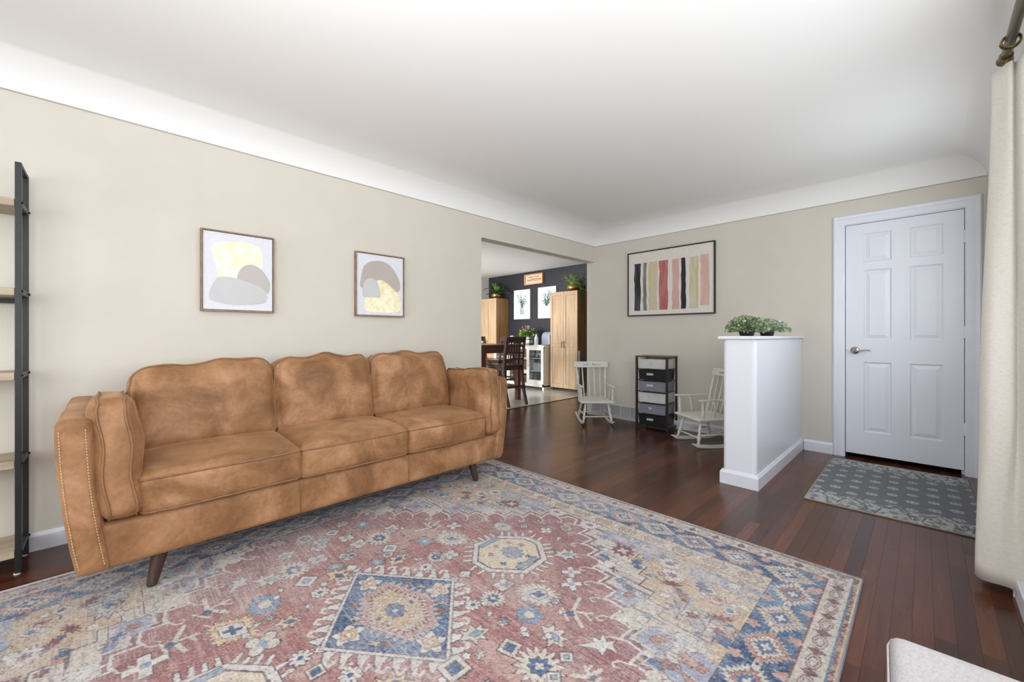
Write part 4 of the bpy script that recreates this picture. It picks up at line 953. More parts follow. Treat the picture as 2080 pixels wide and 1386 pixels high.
# ------------------------------------------------------------------ framed art
M_fr = mat('pale_walnut_frame', rgb(150, 124, 100), .5, noise=(3, 5, rgb(122, 98, 78), .4, .7), mapping=(6, 6, 6))
M_canv = mat('white_canvas', rgb(222, 223, 230), .7, noise=(40, 2, rgb(216, 217, 225), .4, .7))
M_gold = mat('gold_leaf', rgb(216, 204, 158), .38, .35, noise=(22, 6, rgb(240, 232, 204), .35, .62), bump=(30, .15, .002))
M_g1 = mat('warm_grey_paint', rgb(190, 184, 180), .75, noise=(6, 3, rgb(184, 178, 174), .4, .7))
M_g2 = mat('pale_grey_paint', rgb(200, 200, 201), .75, noise=(6, 3, rgb(195, 195, 197), .4, .7))
M_g3 = mat('taupe_paint', rgb(184, 174, 168), .75, noise=(5, 3, rgb(176, 166, 160), .4, .7))
def smooth_poly(P, n=6):
    out = []; k = len(P)
    for i in range(k):
        p0, p1, p2, p3 = [np.array(P[(i+j-1) % k], float) for j in range(4)]
        for t in np.arange(0, 1, 1/n):
            out.append(tuple(.5*((2*p1)+(-p0+p2)*t+(2*p0-5*p1+4*p2-p3)*t*t+(-p0+3*p1-3*p2+p3)*t**3)))
    return out
def picture_left(y0, y1, z0, z1, label, shapes, name='framed_art'):
    """picture on the left wall; shapes use coordinates 0..1 across and 0..1 up"""
    o = empty(name, (XL, (y0+y1)/2, z0), label=label, cat='picture', group='abstract canvases above the sofa')
    W = (y1-y0)/2; H = z1-z0; t = .009; dp = .034
    f = MB(); f.box(0.001, dp, -W, -W+t, 0, H); f.box(.001, dp, W-t, W, 0, H); f.box(.001, dp, -W+t, W-t, 0, t); f.box(.001, dp, -W+t, W-t, H-t, H)
    f.build('frame', M_fr, o, bevel=.001)
    MB().box(.002, dp-.008, -W+t+.003, W-t-.003, t+.003, H-t-.003).build('canvas', M_canv, o)
    for k, (P, m) in enumerate(shapes):
        q = [(-W+t+(2*W-2*t)*a, t+(H-2*t)*b) for a, b in smooth_poly(P)]
        MB().prism(q, 'x', dp-.0079+.0006*k, dp-.0072+.0006*k).build('painted_shape', m, o)
picture_left(.392, .795, 1.237, 1.748, 'abstract art with a cream gold block over two grey stones, above the sofa',
    [([(.12, .80), (.30, .88), (.60, .90), (.78, .86), (.83, .76), (.83, .58), (.66, .50), (.40, .38), (.24, .40), (.20, .48), (.16, .64)], M_gold),
     ([(.47, .42), (.53, .56), (.66, .62), (.80, .58), (.92, .46), (.96, .36), (.93, .25), (.80, .26), (.6, .3)], M_g1),
     ([(.22, .42), (.42, .43), (.62, .38), (.82, .32), (.90, .24), (.90, .14), (.80, .10), (.45, .07), (.20, .10), (.09, .14), (.10, .25), (.17, .37)], M_g2)])
picture_left(1.362, 1.785, 1.237, 1.748, 'abstract art with taupe dome over a grey block and gold patch, nearer the kitchen opening',
    [([(.08, .45), (.09, .62), (.14, .78), (.30, .88), (.55, .90), (.74, .82), (.88, .66), (.93, .52), (.88, .42), (.6, .40), (.3, .40)], M_g3),
     ([(.40, .56), (.55, .58), (.74, .48), (.88, .36), (.94, .22), (.90, .08), (.60, .05), (.25, .06), (.16, .12), (.18, .28), (.30, .34)], M_gold),
     ([(.13, .30), (.13, .48), (.20, .58), (.31, .60), (.42, .55), (.47, .44), (.47, .30), (.30, .295)], M_g2)])
# striped picture on the far wall
pa = empty('framed_art', (-2.115, YF, 1.322), label='black framed abstract of eight painted vertical stripes on the far wall', cat='picture')
W, H, t, dp = .522, .794, .012, .038
M_bf = mat('black_picture_frame', rgb(34, 31, 29), .45, noise=(20, 3, rgb(26, 24, 23), .4, .7))
f = MB(); f.box(-W, -W+t, -dp, -.001, 0, H); f.box(W-t, W, -dp, -.001, 0, H); f.box(-W+t, W-t, -dp, -.001, 0, t); f.box(-W+t, W-t, -dp, -.001, H-t, H)
f.build('frame', M_bf, pa, bevel=.001)
MB().box(-W+t+.002, W-t-.002, -dp+.008, -.002, t+.002, H-t-.002).build('canvas', mat('ivory_canvas', rgb(220, 214, 206), .7, noise=(30, 2, rgb(212, 206, 198), .4, .7)), pa)
stripes = [(.085, .17, (26, 26, 30), (70, 74, 84)), (.195, .245, (128, 130, 130), (96, 106, 84)), (.265, .375, (196, 188, 170), (206, 184, 130)), (.395, .50, (168, 92, 88), (186, 124, 120)),
           (.545, .625, (204, 168, 156), (196, 156, 146)), (.645, .70, (28, 24, 26), (44, 40, 40)), (.735, .835, (200, 192, 178), (190, 180, 120)), (.855, .945, (210, 176, 164), (200, 160, 150))]
rs = random.Random(5)
for k, (a, b, c1, c2) in enumerate(stripes):
    lo, hi = (.085, .82) if k != 7 else (.12, .83)
    P = []; n = 9
    for i in range(n+1): P.append((a+rs.uniform(-.004, .008), lo+(hi-lo)*i/n))
    for i in range(n, -1, -1): P.append((b+rs.uniform(-.008, .004), lo+(hi-lo)*i/n+rs.uniform(-.004, .004)))
    q = [(-W+2*W*x_, H*y_) for x_, y_ in P]
    m = mat('stripe_paint_%s' % ('black', 'sage', 'straw', 'rose', 'blush', 'ink', 'sand', 'pink')[k], rgb(*c1), .7, noise=(5, 5, rgb(*c2), .42, .66), mapping=(5, 1, .7))
    MB().prism(q, 'y', -dp+.0070, -dp+.0078).build('paint_stripe', m, pa)

# ------------------------------------------------------------------ children's rocking chairs
def make_rocker(label):
    o = empty('rocking_chair', label=label, cat='chair', group='small white rocking chairs by the far wall')
    m = M_rocker
    def turned(p, q, r0, name, n=10):
        p, q = Vector(p), Vector(q); pts = []; rr = []
        prof = [(0, .8), (.06, 1), (.1, .7), (.16, 1.15), (.24, 1.3), (.34, .95), (.40, 1.2), (.45, .8), (.55, 1.15), (.68, 1.3), (.8, .9), (.86, 1.15), (.92, .75), (1, .8)]
        for t, r in prof: pts.append(p.lerp(q, t)); rr.append(r0*r)
        MB().tube(pts, rr, n).build(name, m, o, smooth=True)
    for s in (-1, 1):
        r = MB(); K = 14; up = []; lo = []
        for i in range(K+1):
            y = -.235+.60*i/K; t = (y-.03)/.30; z = .055*t*t*.55
            up.append((y, z+.032)); lo.append((y, z+.0))
        lo[0] = (-.242, up[0][1]-.006)
        r.prism(lo+up[::-1], 'x', s*.178-.011, s*.178+.011); r.build('runner', m, o, bevel=.004)
        turned((s*.170, -.170, .040), (s*.135, -.120, .262), .0135, 'leg'); turned((s*.170, .20, .040), (s*.135, .125, .262), .0135, 'leg')
    # seat: scooped board
    S = Soft((0, 0, .275), (.205, .190, .015), .012, (0, 0, -.002), 0, fn=lambda P, q: Vector((P.x*(1-.12*max(0, q[1])), P.y, P.z+.012*max(0, q[1]-.6)/.4)))
    link('seat', S.mesh((10, 10, 4)), m, o)
    for y, z in ((-.158, .10), (.165, .10)):
        MB().tube([(-.162, y, z), (.162, y, z)], .0075, 8).build('stretcher', m, o, smooth=True)
    for s in (-1, 1): MB().tube([(s*.162, -.158, .125), (s*.162, .185, .125)], .0075, 8).build('stretcher', m, o, smooth=True)
    # back
    ty, tz = .262, .675
    for s in (-1, 1): turned((s*.165, .155, .285), (s*.188, ty, tz), .0125, 'back_post')
    for k in range(4):
        x = -.108+.072*k; MB().tube([(x*.95, .16, .285), (x, .17+.3*(ty-.16), .42), (x*1.08, ty, tz)], [.008, .0095, .007], 8).build('spindle', m, o, smooth=True)
    pr = []; wv, hv, rr_ = .222, .078, .026
    for cx, cz, a0 in ((wv-rr_, hv-rr_, 0), (-wv+rr_, hv-rr_, 90), (-wv+.006, .006, 180), (wv-.006, .006, 270)):
        R = rr_ if a0 < 180 else .006
        for i in range(5): a = math.radians(a0+i*22.5); pr.append((cx+R*math.cos(a), cz+R*math.sin(a)))
    tr_ = MB(); tr_.prism(pr, 'y', ty-.010, ty+.010)
    rot = -.26
    tr_.v = [(x, ty+(y-ty)*math.cos(rot)-z*math.sin(rot), tz-.012+(y-ty)*math.sin(rot)+z*math.cos(rot)) for x, y, z in tr_.v]
    rail = tr_.build('top_rail', m, o, bevel=.004)
    M_ink = mat('grey_lettering', rgb(92, 90, 92), .7, noise=(9, 1, rgb(84, 82, 84), .4, .7))
    text_mesh('lettering', 'Jaclin', .040, M_ink, rail, (-.068, ty-.0122-.010+.020, tz+.022), (R90-rot+.0, 0, 0), shear=.3)
    text_mesh('lettering', 'Shayne', .040, M_ink, rail, (.062, ty-.0122-.010+.020, tz+.022), (R90-rot+.0, 0, 0), shear=.3)
    # arms
    for s in (-1, 1):
        a = MB(); pz = .462
        a.prism([(s*.172, -.175), (s*.212, -.182), (s*.222, -.150), (s*.206, -.02), (s*.200, .205), (s*.178, .215), (s*.176, 0)], 'z', pz-.008, pz+.008)
        a.build('armrest', m, o, bevel=.004)
        turned((s*.188, -.135, .285), (s*.196, -.140, pz-.006), .0125, 'arm_post')
        MB().tube([(s*.180, .0, .285), (s*.196, -.02, pz-.006)], [.009, .0075], 8).build('spindle', m, o, smooth=True)
    return o
rk = make_rocker('small white rocking chair facing the room, between kitchen opening and drawer tower')
rk.location = (-2.885, 4.295, .0); rk.rotation_euler = (0, 0, math.radians(45))
r2 = copy_tree(rk); r2['label'] = 'small white rocking chair seen from its side, half hidden by the white half wall'
r2.location = (-1.556, 4.225, .0); r2.rotation_euler = (0, 0, math.radians(-34.8))

# ------------------------------------------------------------------ drawer tower
dt = empty('drawer_tower', (-2.20, 4.545, 0), rz=math.radians(3), label='narrow black framed tower of six storage drawers in white, black and grey', cat='drawers')
M_fd = mat('black_brown_frame', rgb(26, 22, 22), .4, noise=(20, 3, rgb(36, 28, 26), .4, .7))
W, D, H = .19, .15, .83
f = MB()
for a in (-1, 1):
    for b in (-1, 1): f.box(a*W-(.022 if a > 0 else 0), a*W+(.022 if a < 0 else 0), b*D-(.022 if b > 0 else 0), b*D+(.022 if b < 0 else 0), 0, H)
f.box(-W+.022, W-.022, -D, -D+.018, .02, .04); f.box(-W+.022, W-.022, D-.018, D, .02, .04)
f.box(-W, -W+.018, -D+.022, D-.022, .02, .04); f.box(W-.018, W, -D+.022, D-.022, .02, .04)
f.build('frame', M_fd, dt, bevel=.002)
MB().box(-W-.004, W+.004, -D-.004, D+.004, H, H+.016).build('top_board', mat('reddish_brown_board', rgb(92, 72, 60), .35, noise=(3, 5, rgb(70, 52, 42), .4, .7), mapping=(2, 9, 9)), dt, bevel=.002)
ML = mat('drawer_label_paper', rgb(206, 206, 214), .6, noise=(60, 2, rgb(170, 170, 180), .45, .7))
cols = [(26, 25, 28), (134, 134, 146), (210, 208, 206), (134, 134, 146), (26, 25, 28), (208, 207, 210)]
nm = ['black', 'grey', 'white', 'grey', 'black', 'white']
for k in range(6):
    z0 = .050+k*.130; hh = .112
    m = mat('drawer_plastic_'+nm[k], rgb(*cols[k]), .4, noise=(8, 2, rgb(*[int(c_*.94) for c_ in cols[k]]), .4, .7))
    b_ = MB(); w0, w1 = .152, .160; d0, d1 = .128, .136; z1 = z0+hh; tk = .004
    outer = [(-w0, -d0, z0), (w0, -d0, z0), (w0, d0, z0), (-w0, d0, z0)]; top = [(-w1, -d1, z1), (w1, -d1, z1), (w1, d1, z1), (-w1, d1, z1)]
    it = [(-w1+tk, -d1+tk, z1), (w1-tk, -d1+tk, z1), (w1-tk, d1-tk, z1), (-w1+tk, d1-tk, z1)]; ib = [(-w0+tk, -d0+tk, z0+tk), (w0-tk, -d0+tk, z0+tk), (w0-tk, d0-tk, z0+tk), (-w0+tk, d0-tk, z0+tk)]
    b_.add(outer+top+it+ib, [(0, 3, 2, 1)]+[(j, (j+1) % 4, 4+(j+1) % 4, 4+j) for j in range(4)]+[(4+j, 4+(j+1) % 4, 8+(j+1) % 4, 8+j) for j in range(4)]+[(8+j, 8+(j+1) % 4, 12+(j+1) % 4, 12+j) for j in range(4)]+[(12, 13, 14, 15)])
    b_.box(-w1-.004, w1+.004, -d1-.004, -d1+.001, z1-.008, z1); b_.box(-w1-.004, w1+.004, d1-.001, d1+.004, z1-.008, z1)
    dr = b_.build('drawer', m, dt, bevel=.0012)
    if k in (1, 2, 3, 5): dr['label'] = {1: 'grey drawer', 2: 'off-white drawer', 3: 'grey drawer', 5: 'white drawer at the top'}[k]
    else: dr['label'] = 'black drawer'
    lw = .038 if k != 1 else .018
    MB().box(-.02-lw, -.02+lw, -d1-.0035, -d1-.001, z0+.055, z0+.078).build('paper_label', ML, dr)
    for s in (-1, 1):
        MB().box(s*.163-.002, s*.163+.002, -D+.01, D-.01, z0-.006, z0-.001).build('runner', M_fd, dt)
    MB().box(-W+.02, W-.02, -D+.004, -D+.012, z0-.010, z0-.003).build('cross_rail', M_fd, dt)

# ------------------------------------------------------------------ plants on the half wall
def leaf_cluster(n, fc, leafsize, seed, cols_):
    """many small rounded leaves; fc(rnd)->(pos, dir)"""
    rr = random.Random(seed); mb = MB()
    for _ in range(n):
        p, dr = fc(rr); p = Vector(p); dr = Vector(dr).normalized(); up = Vector((rr.uniform(-1, 1), rr.uniform(-1, 1), rr.uniform(.2, 1))).normalized()
        sd = dr.cross(up)
        if sd.length < .01: continue
        sd.normalize(); nn = sd.cross(dr); l = leafsize*rr.uniform(.7, 1.3); w_ = l*.42
        mb.add([p, p+dr*l*.35+sd*w_+nn*l*.06, p+dr*l*.8+sd*w_*.7, p+dr*l+nn*-l*.08, p+dr*l*.8-sd*w_*.7, p+dr*l*.35-sd*w_+nn*l*.06, p+dr*l*.5-nn*l*.06],
               [(0, 1, 6), (1, 2, 6), (2, 3, 6), (3, 4, 6), (4, 5, 6), (5, 0, 6)])
    return mb
M_eu = mat('dusty_green_leaves', rgb(132, 150, 106), .6, isl=.4, noise=(30, 3, rgb(176, 190, 158), .45, .62))
M_eu2 = mat('frosted_green_leaves', rgb(154, 168, 138), .6, isl=.4, noise=(30, 3, rgb(196, 206, 184), .42, .6))
M_pot = mat('black_plant_pot', rgb(40, 42, 52), .35, noise=(9, 2, rgb(34, 36, 44), .4, .7))
M_stem = mat('plant_stem', rgb(84, 92, 56), .7, noise=(9, 2, rgb(70, 76, 46), .4, .7))
def shrub(X, Y, R, Hh, seed, label, m, ry=1.0):
    o = empty('potted_plant', (X, Y, 1.0795), label=label, cat='plant', group='low green plants on the half wall cap')
    MB().lathe([(.038, 0), (.046, .002), (.055, .035), (.058, .04), (.054, .041), (.05, .034), (.0, .032)], n=20).build('pot', M_pot, o, smooth=True)
    def fc(r):
        th = r.uniform(0, 2*math.pi); ph = math.asin(r.uniform(-.12, 1)); k = r.uniform(.55, 1)**.6
        p = (math.cos(th)*math.cos(ph)*R*k, math.sin(th)*math.cos(ph)*R*k*ry, .045+max(-.02, math.sin(ph)*(Hh-.06)*k))
        dr = (math.cos(th)*math.cos(ph)+r.uniform(-.6, .6), math.sin(th)*math.cos(ph)+r.uniform(-.6, .6), math.sin(ph)+r.uniform(-.4, .6))
        return p, dr
    f_ = leaf_cluster(1700, fc, .019, seed, None).build('foliage', m, o); f_['kind'] = 'stuff'
    sm = MB(); rr = random.Random(seed+5)
    for _ in range(30):
        th = rr.uniform(0, 6.28); ph = rr.uniform(.1, 1.5); e = (math.cos(th)*math.cos(ph)*R*.85, math.sin(th)*math.cos(ph)*R*.85*ry, .04+math.sin(ph)*(Hh-.07))
        sm.tube([(0, 0, .03), (e[0]*.5, e[1]*.5, e[2]*.75), e], [.002, .0016, .001], 5)
    q = sm.build('stems', M_stem, o); q['kind'] = 'stuff'
    return o
shrub(-.945, 3.43, .135, .160, 3, 'green leafy plant in black pot at the near end of half wall', M_eu)
shrub(-.93, 3.93, .155, .145, 4, 'frosted leafy plant behind the near one on the half wall', M_eu2, 1.5)

# ------------------------------------------------------------------ curtain, rod, bench
M_cur = mat('cream_linen_curtain', rgb(226, 222, 214), .85, noise=(120, 2, rgb(217, 212, 204), .42, .7), mapping=(.6, .6, 1.6), bump=(260, .2, .001))
cur = empty('curtain', (.24, 2.66, 0), label='long cream linen curtain hanging in folds at the right edge', cat='curtain')
def curtain_mesh(path_top, path_mid, path_bot, z0, z1, nz=36, sub=10):
    def dense(P):
        out = []
        for i in range(len(P)-1):
            p0 = np.array(P[max(i-1, 0)], float); p1 = np.array(P[i], float); p2 = np.array(P[i+1], float); p3 = np.array(P[min(i+2, len(P)-1)], float)
            for k in range(sub):
                t = k/sub; out.append(.5*((2*p1)+(-p0+p2)*t+(2*p0-5*p1+4*p2-p3)*t*t+(-p0+3*p1-3*p2+p3)*t**3))
        out.append(np.array(P[-1], float)); return np.array(out)
    T, Mi, B = dense(path_top), dense(path_mid), dense(path_bot); n = len(T); vs = []
    for j in range(nz+1):
        v = j/nz
        if v < .35: a = v/.35; a = a*a*(3-2*a); P = B*(1-a)+Mi*a
        else: a = (v-.35)/.65; a = a*a*(3-2*a); P = Mi*(1-a)+T*a
        for i in range(n): vs.append((P[i][0], P[i][1], z0+(z1-z0)*v+.004*math.sin(i*.3)*(v < .02)))
    fs = [(j*n+i, j*n+i+1, (j+1)*n+i+1, (j+1)*n+i) for j in range(nz) for i in range(n-1)]
    me = bpy.data.meshes.new('curtain_panel'); me.from_pydata(vs, [], fs); me.polygons.foreach_set('use_smooth', [True]*len(me.polygons)); return me
def rel(P): return [(x-.24, y-2.66) for x, y in P]
bot = rel([(.312, 2.62), (.300, 2.60), (.262, 2.625), (.205, 2.632), (.160, 2.668), (.168, 2.71), (.235, 2.715), (.295, 2.74), (.25, 2.78), (.19, 2.80), (.20, 2.84), (.29, 2.85)])
mid = rel([(.305, 2.60), (.288, 2.585), (.268, 2.628), (.246, 2.600), (.190, 2.622), (.172, 2.69), (.235, 2.71), (.29, 2.72), (.24, 2.75), (.19, 2.77), (.20, 2.81), (.28, 2.82)])
top = rel([(.300, 2.60), (.276, 2.595), (.262, 2.64), (.248, 2.615), (.226, 2.655), (.205, 2.70), (.235, 2.715), (.262, 2.73), (.24, 2.75), (.215, 2.765), (.225, 2.79), (.27, 2.80)])
cp = link('panel', curtain_mesh(top, mid, bot, .045, 2.205), M_cur, cur)
sm_ = cp.modifiers.new('thick', 'SOLIDIFY'); sm_.thickness = .0025
M_brass = mat('aged_brass', rgb(150, 128, 78), .35, .9, noise=(30, 4, rgb(96, 80, 44), .4, .65))
M_rod = mat('olive_bronze_rod', rgb(126, 118, 96), .35, .7, noise=(10, 3, rgb(104, 98, 80), .4, .7), mapping=(8, .5, 8))
rod = empty('curtain_rod', (.245, 1.2, 2.278), label='olive bronze curtain rod in the top right corner', cat='rod')
MB().tube([(0, -2.1, 0), (0, 1.50, 0)], .0165, 18).build('pole', M_rod, rod, smooth=True)
for y in (1.20, -1.9): MB().tube([(0, y, 0), (.06, y, .0), (.083, y, -.02)], .008, 8).build('bracket', M_rod, rod, smooth=True)
MB().tube([(0, 1.5, 0), (0, 1.52, 0), (0, 1.535, 0), (0, 1.56, 0), (0, 1.58, 0)], [.018, .022, .016, .026, .008], 16).build('finial', M_brass, rod, smooth=True)
def ring_mesh():
    mb = MB(); n = 32; R0 = .0235
    prof = [(.0, -.013), (.004, -.013), (.0055, -.009), (.004, -.006), (.0062, -.002), (.0042, .001), (.0062, .004), (.0045, .007), (.0055, .010), (.004, .013), (.0, .013)]
    K = len(prof)
    for i in range(n):
        t = 2*math.pi*i/n
        for a, b in prof: mb.v.append(((R0+a)*math.cos(t), b, (R0+a)*math.sin(t)))
    for i in range(n):
        for k in range(K): mb.f.append((i*K+k, i*K+(k+1) % K, ((i+1) % n)*K+(k+1) % K, ((i+1) % n)*K+k))
    for i in range(26):   # cast ornament round the band
        t = math.pi*1.05+i*.075; r_ = R0+.0066
        mb.lathe([(.0006, -.002), (.0022, 0), (.0006, .002)], (r_*math.cos(t), .002*math.sin(i*2.1), r_*math.sin(t)), 6)
    return mb
for i, (y, lb) in enumerate(((2.585, 'ornate brass curtain ring nearest the rod end'),)):
    rg = empty('curtain_ring', (.245, y, 2.272), label=lb, cat='ring')
    rm_ = ring_mesh().build('band', M_brass, rg, smooth=True)
    MB().tube([(0, 0, -.030), (0, 0, -.042), (.004, 0, -.047), (0, 0, -.052), (-.004, 0, -.047), (0, 0, -.042)], .0014, 6).build('eyelet', M_brass, rg, smooth=True)
# upholstered bench in the near right corner
M_lin = mat('oatmeal_linen_upholstery', rgb(168, 164, 164), .9, noise=(260, 3, rgb(156, 152, 152), .42, .66), mapping=(1, .5, 1), bump=(400, .3, .001))
bn = empty('bench', (.128, .668, 0), rz=math.radians(3), label='oatmeal linen upholstered bench corner at the bottom right', cat='bench')
S = Soft((0, 0, .395), (.155, .535, .055), .022, (.0, .0, .006), .001, seed=70)
se = soft('seat', S, bn, n=(16, 30, 8), m=M_lin)
MB().tube(S.loop(2, .72, 30), .0022, 6, cap=False).build('piping', M_lin, se, smooth=True)
MB().box(-.145, .145, -.52, .52, .27, .343).build('apron', M_lin, bn, bevel=.006)
for a in (-1, 1):
    for b in (-1, 1): MB().tube([(a*.125, b*.49, 0), (a*.12, b*.485, .27)], [.014, .022], 12).build('leg', M_sleg, bn)

# ------------------------------------------------------------------ kitchen: pantries, buffet, pictures, table and chairs
def oakm(name, a, b_, sc_=(11, 11, .9)):
    return mat(name, rgb(*a), .5, noise=(1.7, 7, rgb(*b_), .32, .7), mapping=sc_)
M_pan = oakm('washed_oak_door', (184, 156, 124), (148, 120, 90))
M_pan2 = oakm('honey_oak_side', (162, 122, 74), (120, 84, 48))
M_hand = mat('dark_bronze_pull', rgb(44, 34, 30), .35, .7, noise=(20, 1, rgb(36, 28, 24), .4, .7))
def pantry(x0, x1, y0, y1, label):
    o = empty('pantry_cabinet', (x0, y0, 0), label=label, cat='cabinet', group='tall oak pantry cabinets in the kitchen')
    W = x1-x0; D = y1-y0; H = 1.93
    MB().box(0, W, .022, D, .062, H).build('body', M_pan2, o, bevel=.002)
    for a in (.03, W-.03):
        for b in (.05, D-.05): MB().lathe([(.018, 0), (.02, .03), (.024, .062)], n=12).build('foot', M_black, o, loc=(a, b, 0.003))
    for k in (0, 1):
        a, b = k*W/2+.0015, (k+1)*W/2-.0015
        m = MB(); s_ = .055; z0, z1 = .064, H-.002
        m.box(a, a+s_, 0, .02, z0, z1); m.box(b-s_, b, 0, .02, z0, z1)
        for q0, q1 in ((z0, z0+.075), (.86, .92), (z1-.075, z1)): m.box(a+s_, b-s_, 0, .02, q0, q1)
        m.box(a+s_, b-s_, .009, .018, z0+.075, .86); m.box(a+s_, b-s_, .009, .018, .92, z1-.075)
        dd_ = m.build('door', M_pan, o, bevel=.0025)
        hx = W/2+(.028 if k else -.028)
        MB().tube([(hx, 0, .845), (hx, -.012, .85), (hx, -.026, .87), (hx, -.028, .905), (hx, -.026, .94), (hx, -.012, .96), (hx, 0, .965)], .005, 8).build('handle', M_hand, dd_, smooth=True)
    return o
pantry(-5.205, -4.55, 6.20, 6.59, 'tall pale oak pantry right of the buffet, with a fern on its top')
pantry(-7.465, -6.80, 6.20, 6.59, 'tall oak pantry at the left end of the dark wall, behind the dining chairs')
# buffet
M_buf = mat('buffet_white', rgb(232, 230, 224), .35, noise=(10, 2, rgb(226, 223, 216), .4, .7))
M_bufs = mat('buffet_side_white', rgb(222, 218, 206), .45, noise=(10, 2, rgb(214, 209, 196), .4, .7))
bx0, bx1, by0, by1, BH = -6.68, -5.245, 6.05, 6.48, .878
bu = empty('buffet', (bx0, by0, 0), label='white buffet with glass doors and open basket shelves between the two pantries', cat='cabinet')
W = bx1-bx0; D = by1-by0
MB().box(-.012, W+.012, -.014, D+.01, BH-.026, BH).build('top', M_buf, bu, bevel=.004)
body = MB(); sec = [0, .46, W-.46, W]
for x in (0, .452, W-.460, W-.018): body.box(x, x+.018 if x in (0, W-.018) else x+.012, .018, D, .06, BH-.026)
body.box(0, W, D-.012, D, .06, BH-.026); body.box(0, W, .018, D, .06, .085)
body.build('body', M_bufs, bu)
fr = MB(); fr.box(0, W, 0, .018, .055, .115); fr.box(0, W, 0, .018, BH-.075, BH-.026)
for x in (0, W-.045): fr.box(x, x+.045, 0, .018, 0, BH-.026)
for x in (.44, W-.468): fr.box(x, x+.028, 0, .018, .115, BH-.075)
fr.box(W-.018, W, .018, D, 0, .06); fr.box(0, .018, .018, D, 0, .06)
fr.build('face_frame', M_buf, bu, bevel=.002)
for sx0, sx1 in ((.02, .452), (.466, W-.462), (W-.446, W-.02)):
    for z in (.36, .61): MB().box(sx0, sx1, .03, D-.014, z, z+.016).build('shelf', M_buf, bu)
M_gl = bpy.data.materials.new('cabinet_glass'); M_gl.use_nodes = True
N = M_gl.node_tree.nodes; N.remove(N['Principled BSDF']); t_ = N.new('ShaderNodeBsdfTransparent'); t_.inputs[0].default_value = (.92, .95, .97, 1); g_ = N.new('ShaderNodeBsdfGlossy'); g_.inputs['Roughness'].default_value = .05
mx_ = N.new('ShaderNodeMixShader'); mx_.inputs[0].default_value = .10
M_gl.node_tree.links.new(t_.outputs[0], mx_.inputs[1]); M_gl.node_tree.links.new(g_.outputs[0], mx_.inputs[2]); M_gl.node_tree.links.new(mx_.outputs[0], N['Material Output'].inputs[0])
for a, b, kx in ((.002, .438, .40), (W-.438, W-.002, W-.40)):
    m = MB(); z0, z1, s_ = .118, BH-.030, .062
    m.box(a, a+s_, -.018, -.001, z0, z1); m.box(b-s_, b, -.018, -.001, z0, z1); m.box(a+s_, b-s_, -.018, -.001, z0, z0+s_+.01); m.box(a+s_, b-s_, -.018, -.001, z1-s_, z1)
    g_d = m.build('door', M_buf, bu, bevel=.002)
    MB().box(a+s_, b-s_, -.011, -.008, z0+s_+.01, z1-s_).build('pane', M_gl, g_d)
    MB().lathe([(.005, 0), (.005, .01), (.012, .016), (.011, .022), (.004, .025)], n=12).build('knob', M_nickel, g_d, loc=(kx, -.03, .46), smooth=True)
M_bask = mat('woven_seagrass', rgb(150, 122, 98), .85, noise=(55, 3, rgb(98, 76, 60), .42, .62), mapping=(1, 1, 2), bump=(80, .8, .01))
def woven(name, parent, x0, x1, y0, y1, z0, z1):
    mb = MB(); rows = 7
    for r in range(rows):
        z = z0+(z1-z0)*(r+.5)/rows; rr_ = (z1-z0)/rows*.56; P = []
        for (a, b, c_, d_) in ((x0, y0, x1, y0), (x1, y0, x1, y1), (x1, y1, x0, y1), (x0, y1, x0, y0)):
            n = 10
            for i in range(n): P.append((a+(c_-a)*i/n, b+(d_-b)*i/n+(.003 if (i+r) % 2 else -.003), z))
        P.append(P[0]); mb.tube(P, rr_, 5, cap=False)
    mb.box(x0, x1, y0, y1, z0, z0+.004)
    o = mb.build(name, M_bask, parent, smooth=True); return o
for i, (z, lab) in enumerate(((.086, 'bottom'), (.378, 'middle'), (.628, 'top'))):
    for k, x in enumerate((.475, .735)):
        bk = empty('basket', (bx0+x, by0+.03, z), label='brown woven basket on the %s open shelf of the buffet, %s' % (lab, 'right one' if k else 'left one'), cat='basket', group='woven baskets in the buffet')
        woven('weave', bk, .004, .225, .004, .33, .002, .175 if i < 2 else .165)
        MB().tube([(.085, .003, .13), (.09, -.006, .12), (.14, -.006, .12), (.145, .003, .13)], .004, 6).build('handle', M_bask, bk, smooth=True)
M_glass = mat('pale_glassware', rgb(196, 202, 204), .12, noise=(9, 1, rgb(186, 194, 197), .4, .7))
for k in range(3):
    c_ = empty('glass_bowl', (bx1-.36+.10*k, by0+.20, .626), label=('stacked glass bowl, left one behind the buffet glass, top shelf', 'middle glass bowl on the top shelf behind the buffet glass', 'right glass bowl on the top shelf behind the buffet glass')[k], cat='bowl', group='glassware in the buffet')
    MB().lathe([(.02, 0), (.022, .004), (.036, .04+.02*k), (.044, .075+.02*k), (.041, .075+.02*k), (.03, .03), (.0, .008)], n=18).build('bowl', M_glass, c_, smooth=True)
M_blue = mat('blue_folded_cloth', rgb(132, 168, 206), .8, noise=(12, 3, rgb(196, 212, 226), .42, .62))
for k in range(3):
    S = Soft((bx1-.235, by0+.18, .101+.032*k), (.15-.012*k, .12, .016), .012, (0, 0, .004), .003, seed=90+k)
    o = link('folded_cloth', S.mesh((10, 8, 4)), M_blue if k != 1 else mat('grey_folded_cloth', rgb(176, 182, 190), .8, noise=(12, 3, rgb(160, 166, 176), .4, .7)))
    tag(o, ('blue folded cloth lying at the bottom behind the buffet glass', 'grey folded cloth between the two blue ones behind glass', 'blue folded cloth on top of the small pile behind glass')[k], 'cloth', 'folded cloths in the buffet')
bxs = MB().box(-.15, .13, 0, .22, 0, .15).build('storage_box', mat('grey_storage_box', rgb(176, 178, 178), .6, noise=(10, 2, rgb(164, 166, 166), .4, .7)), loc=(bx1-.23, by0+.10, .377), bevel=.005)
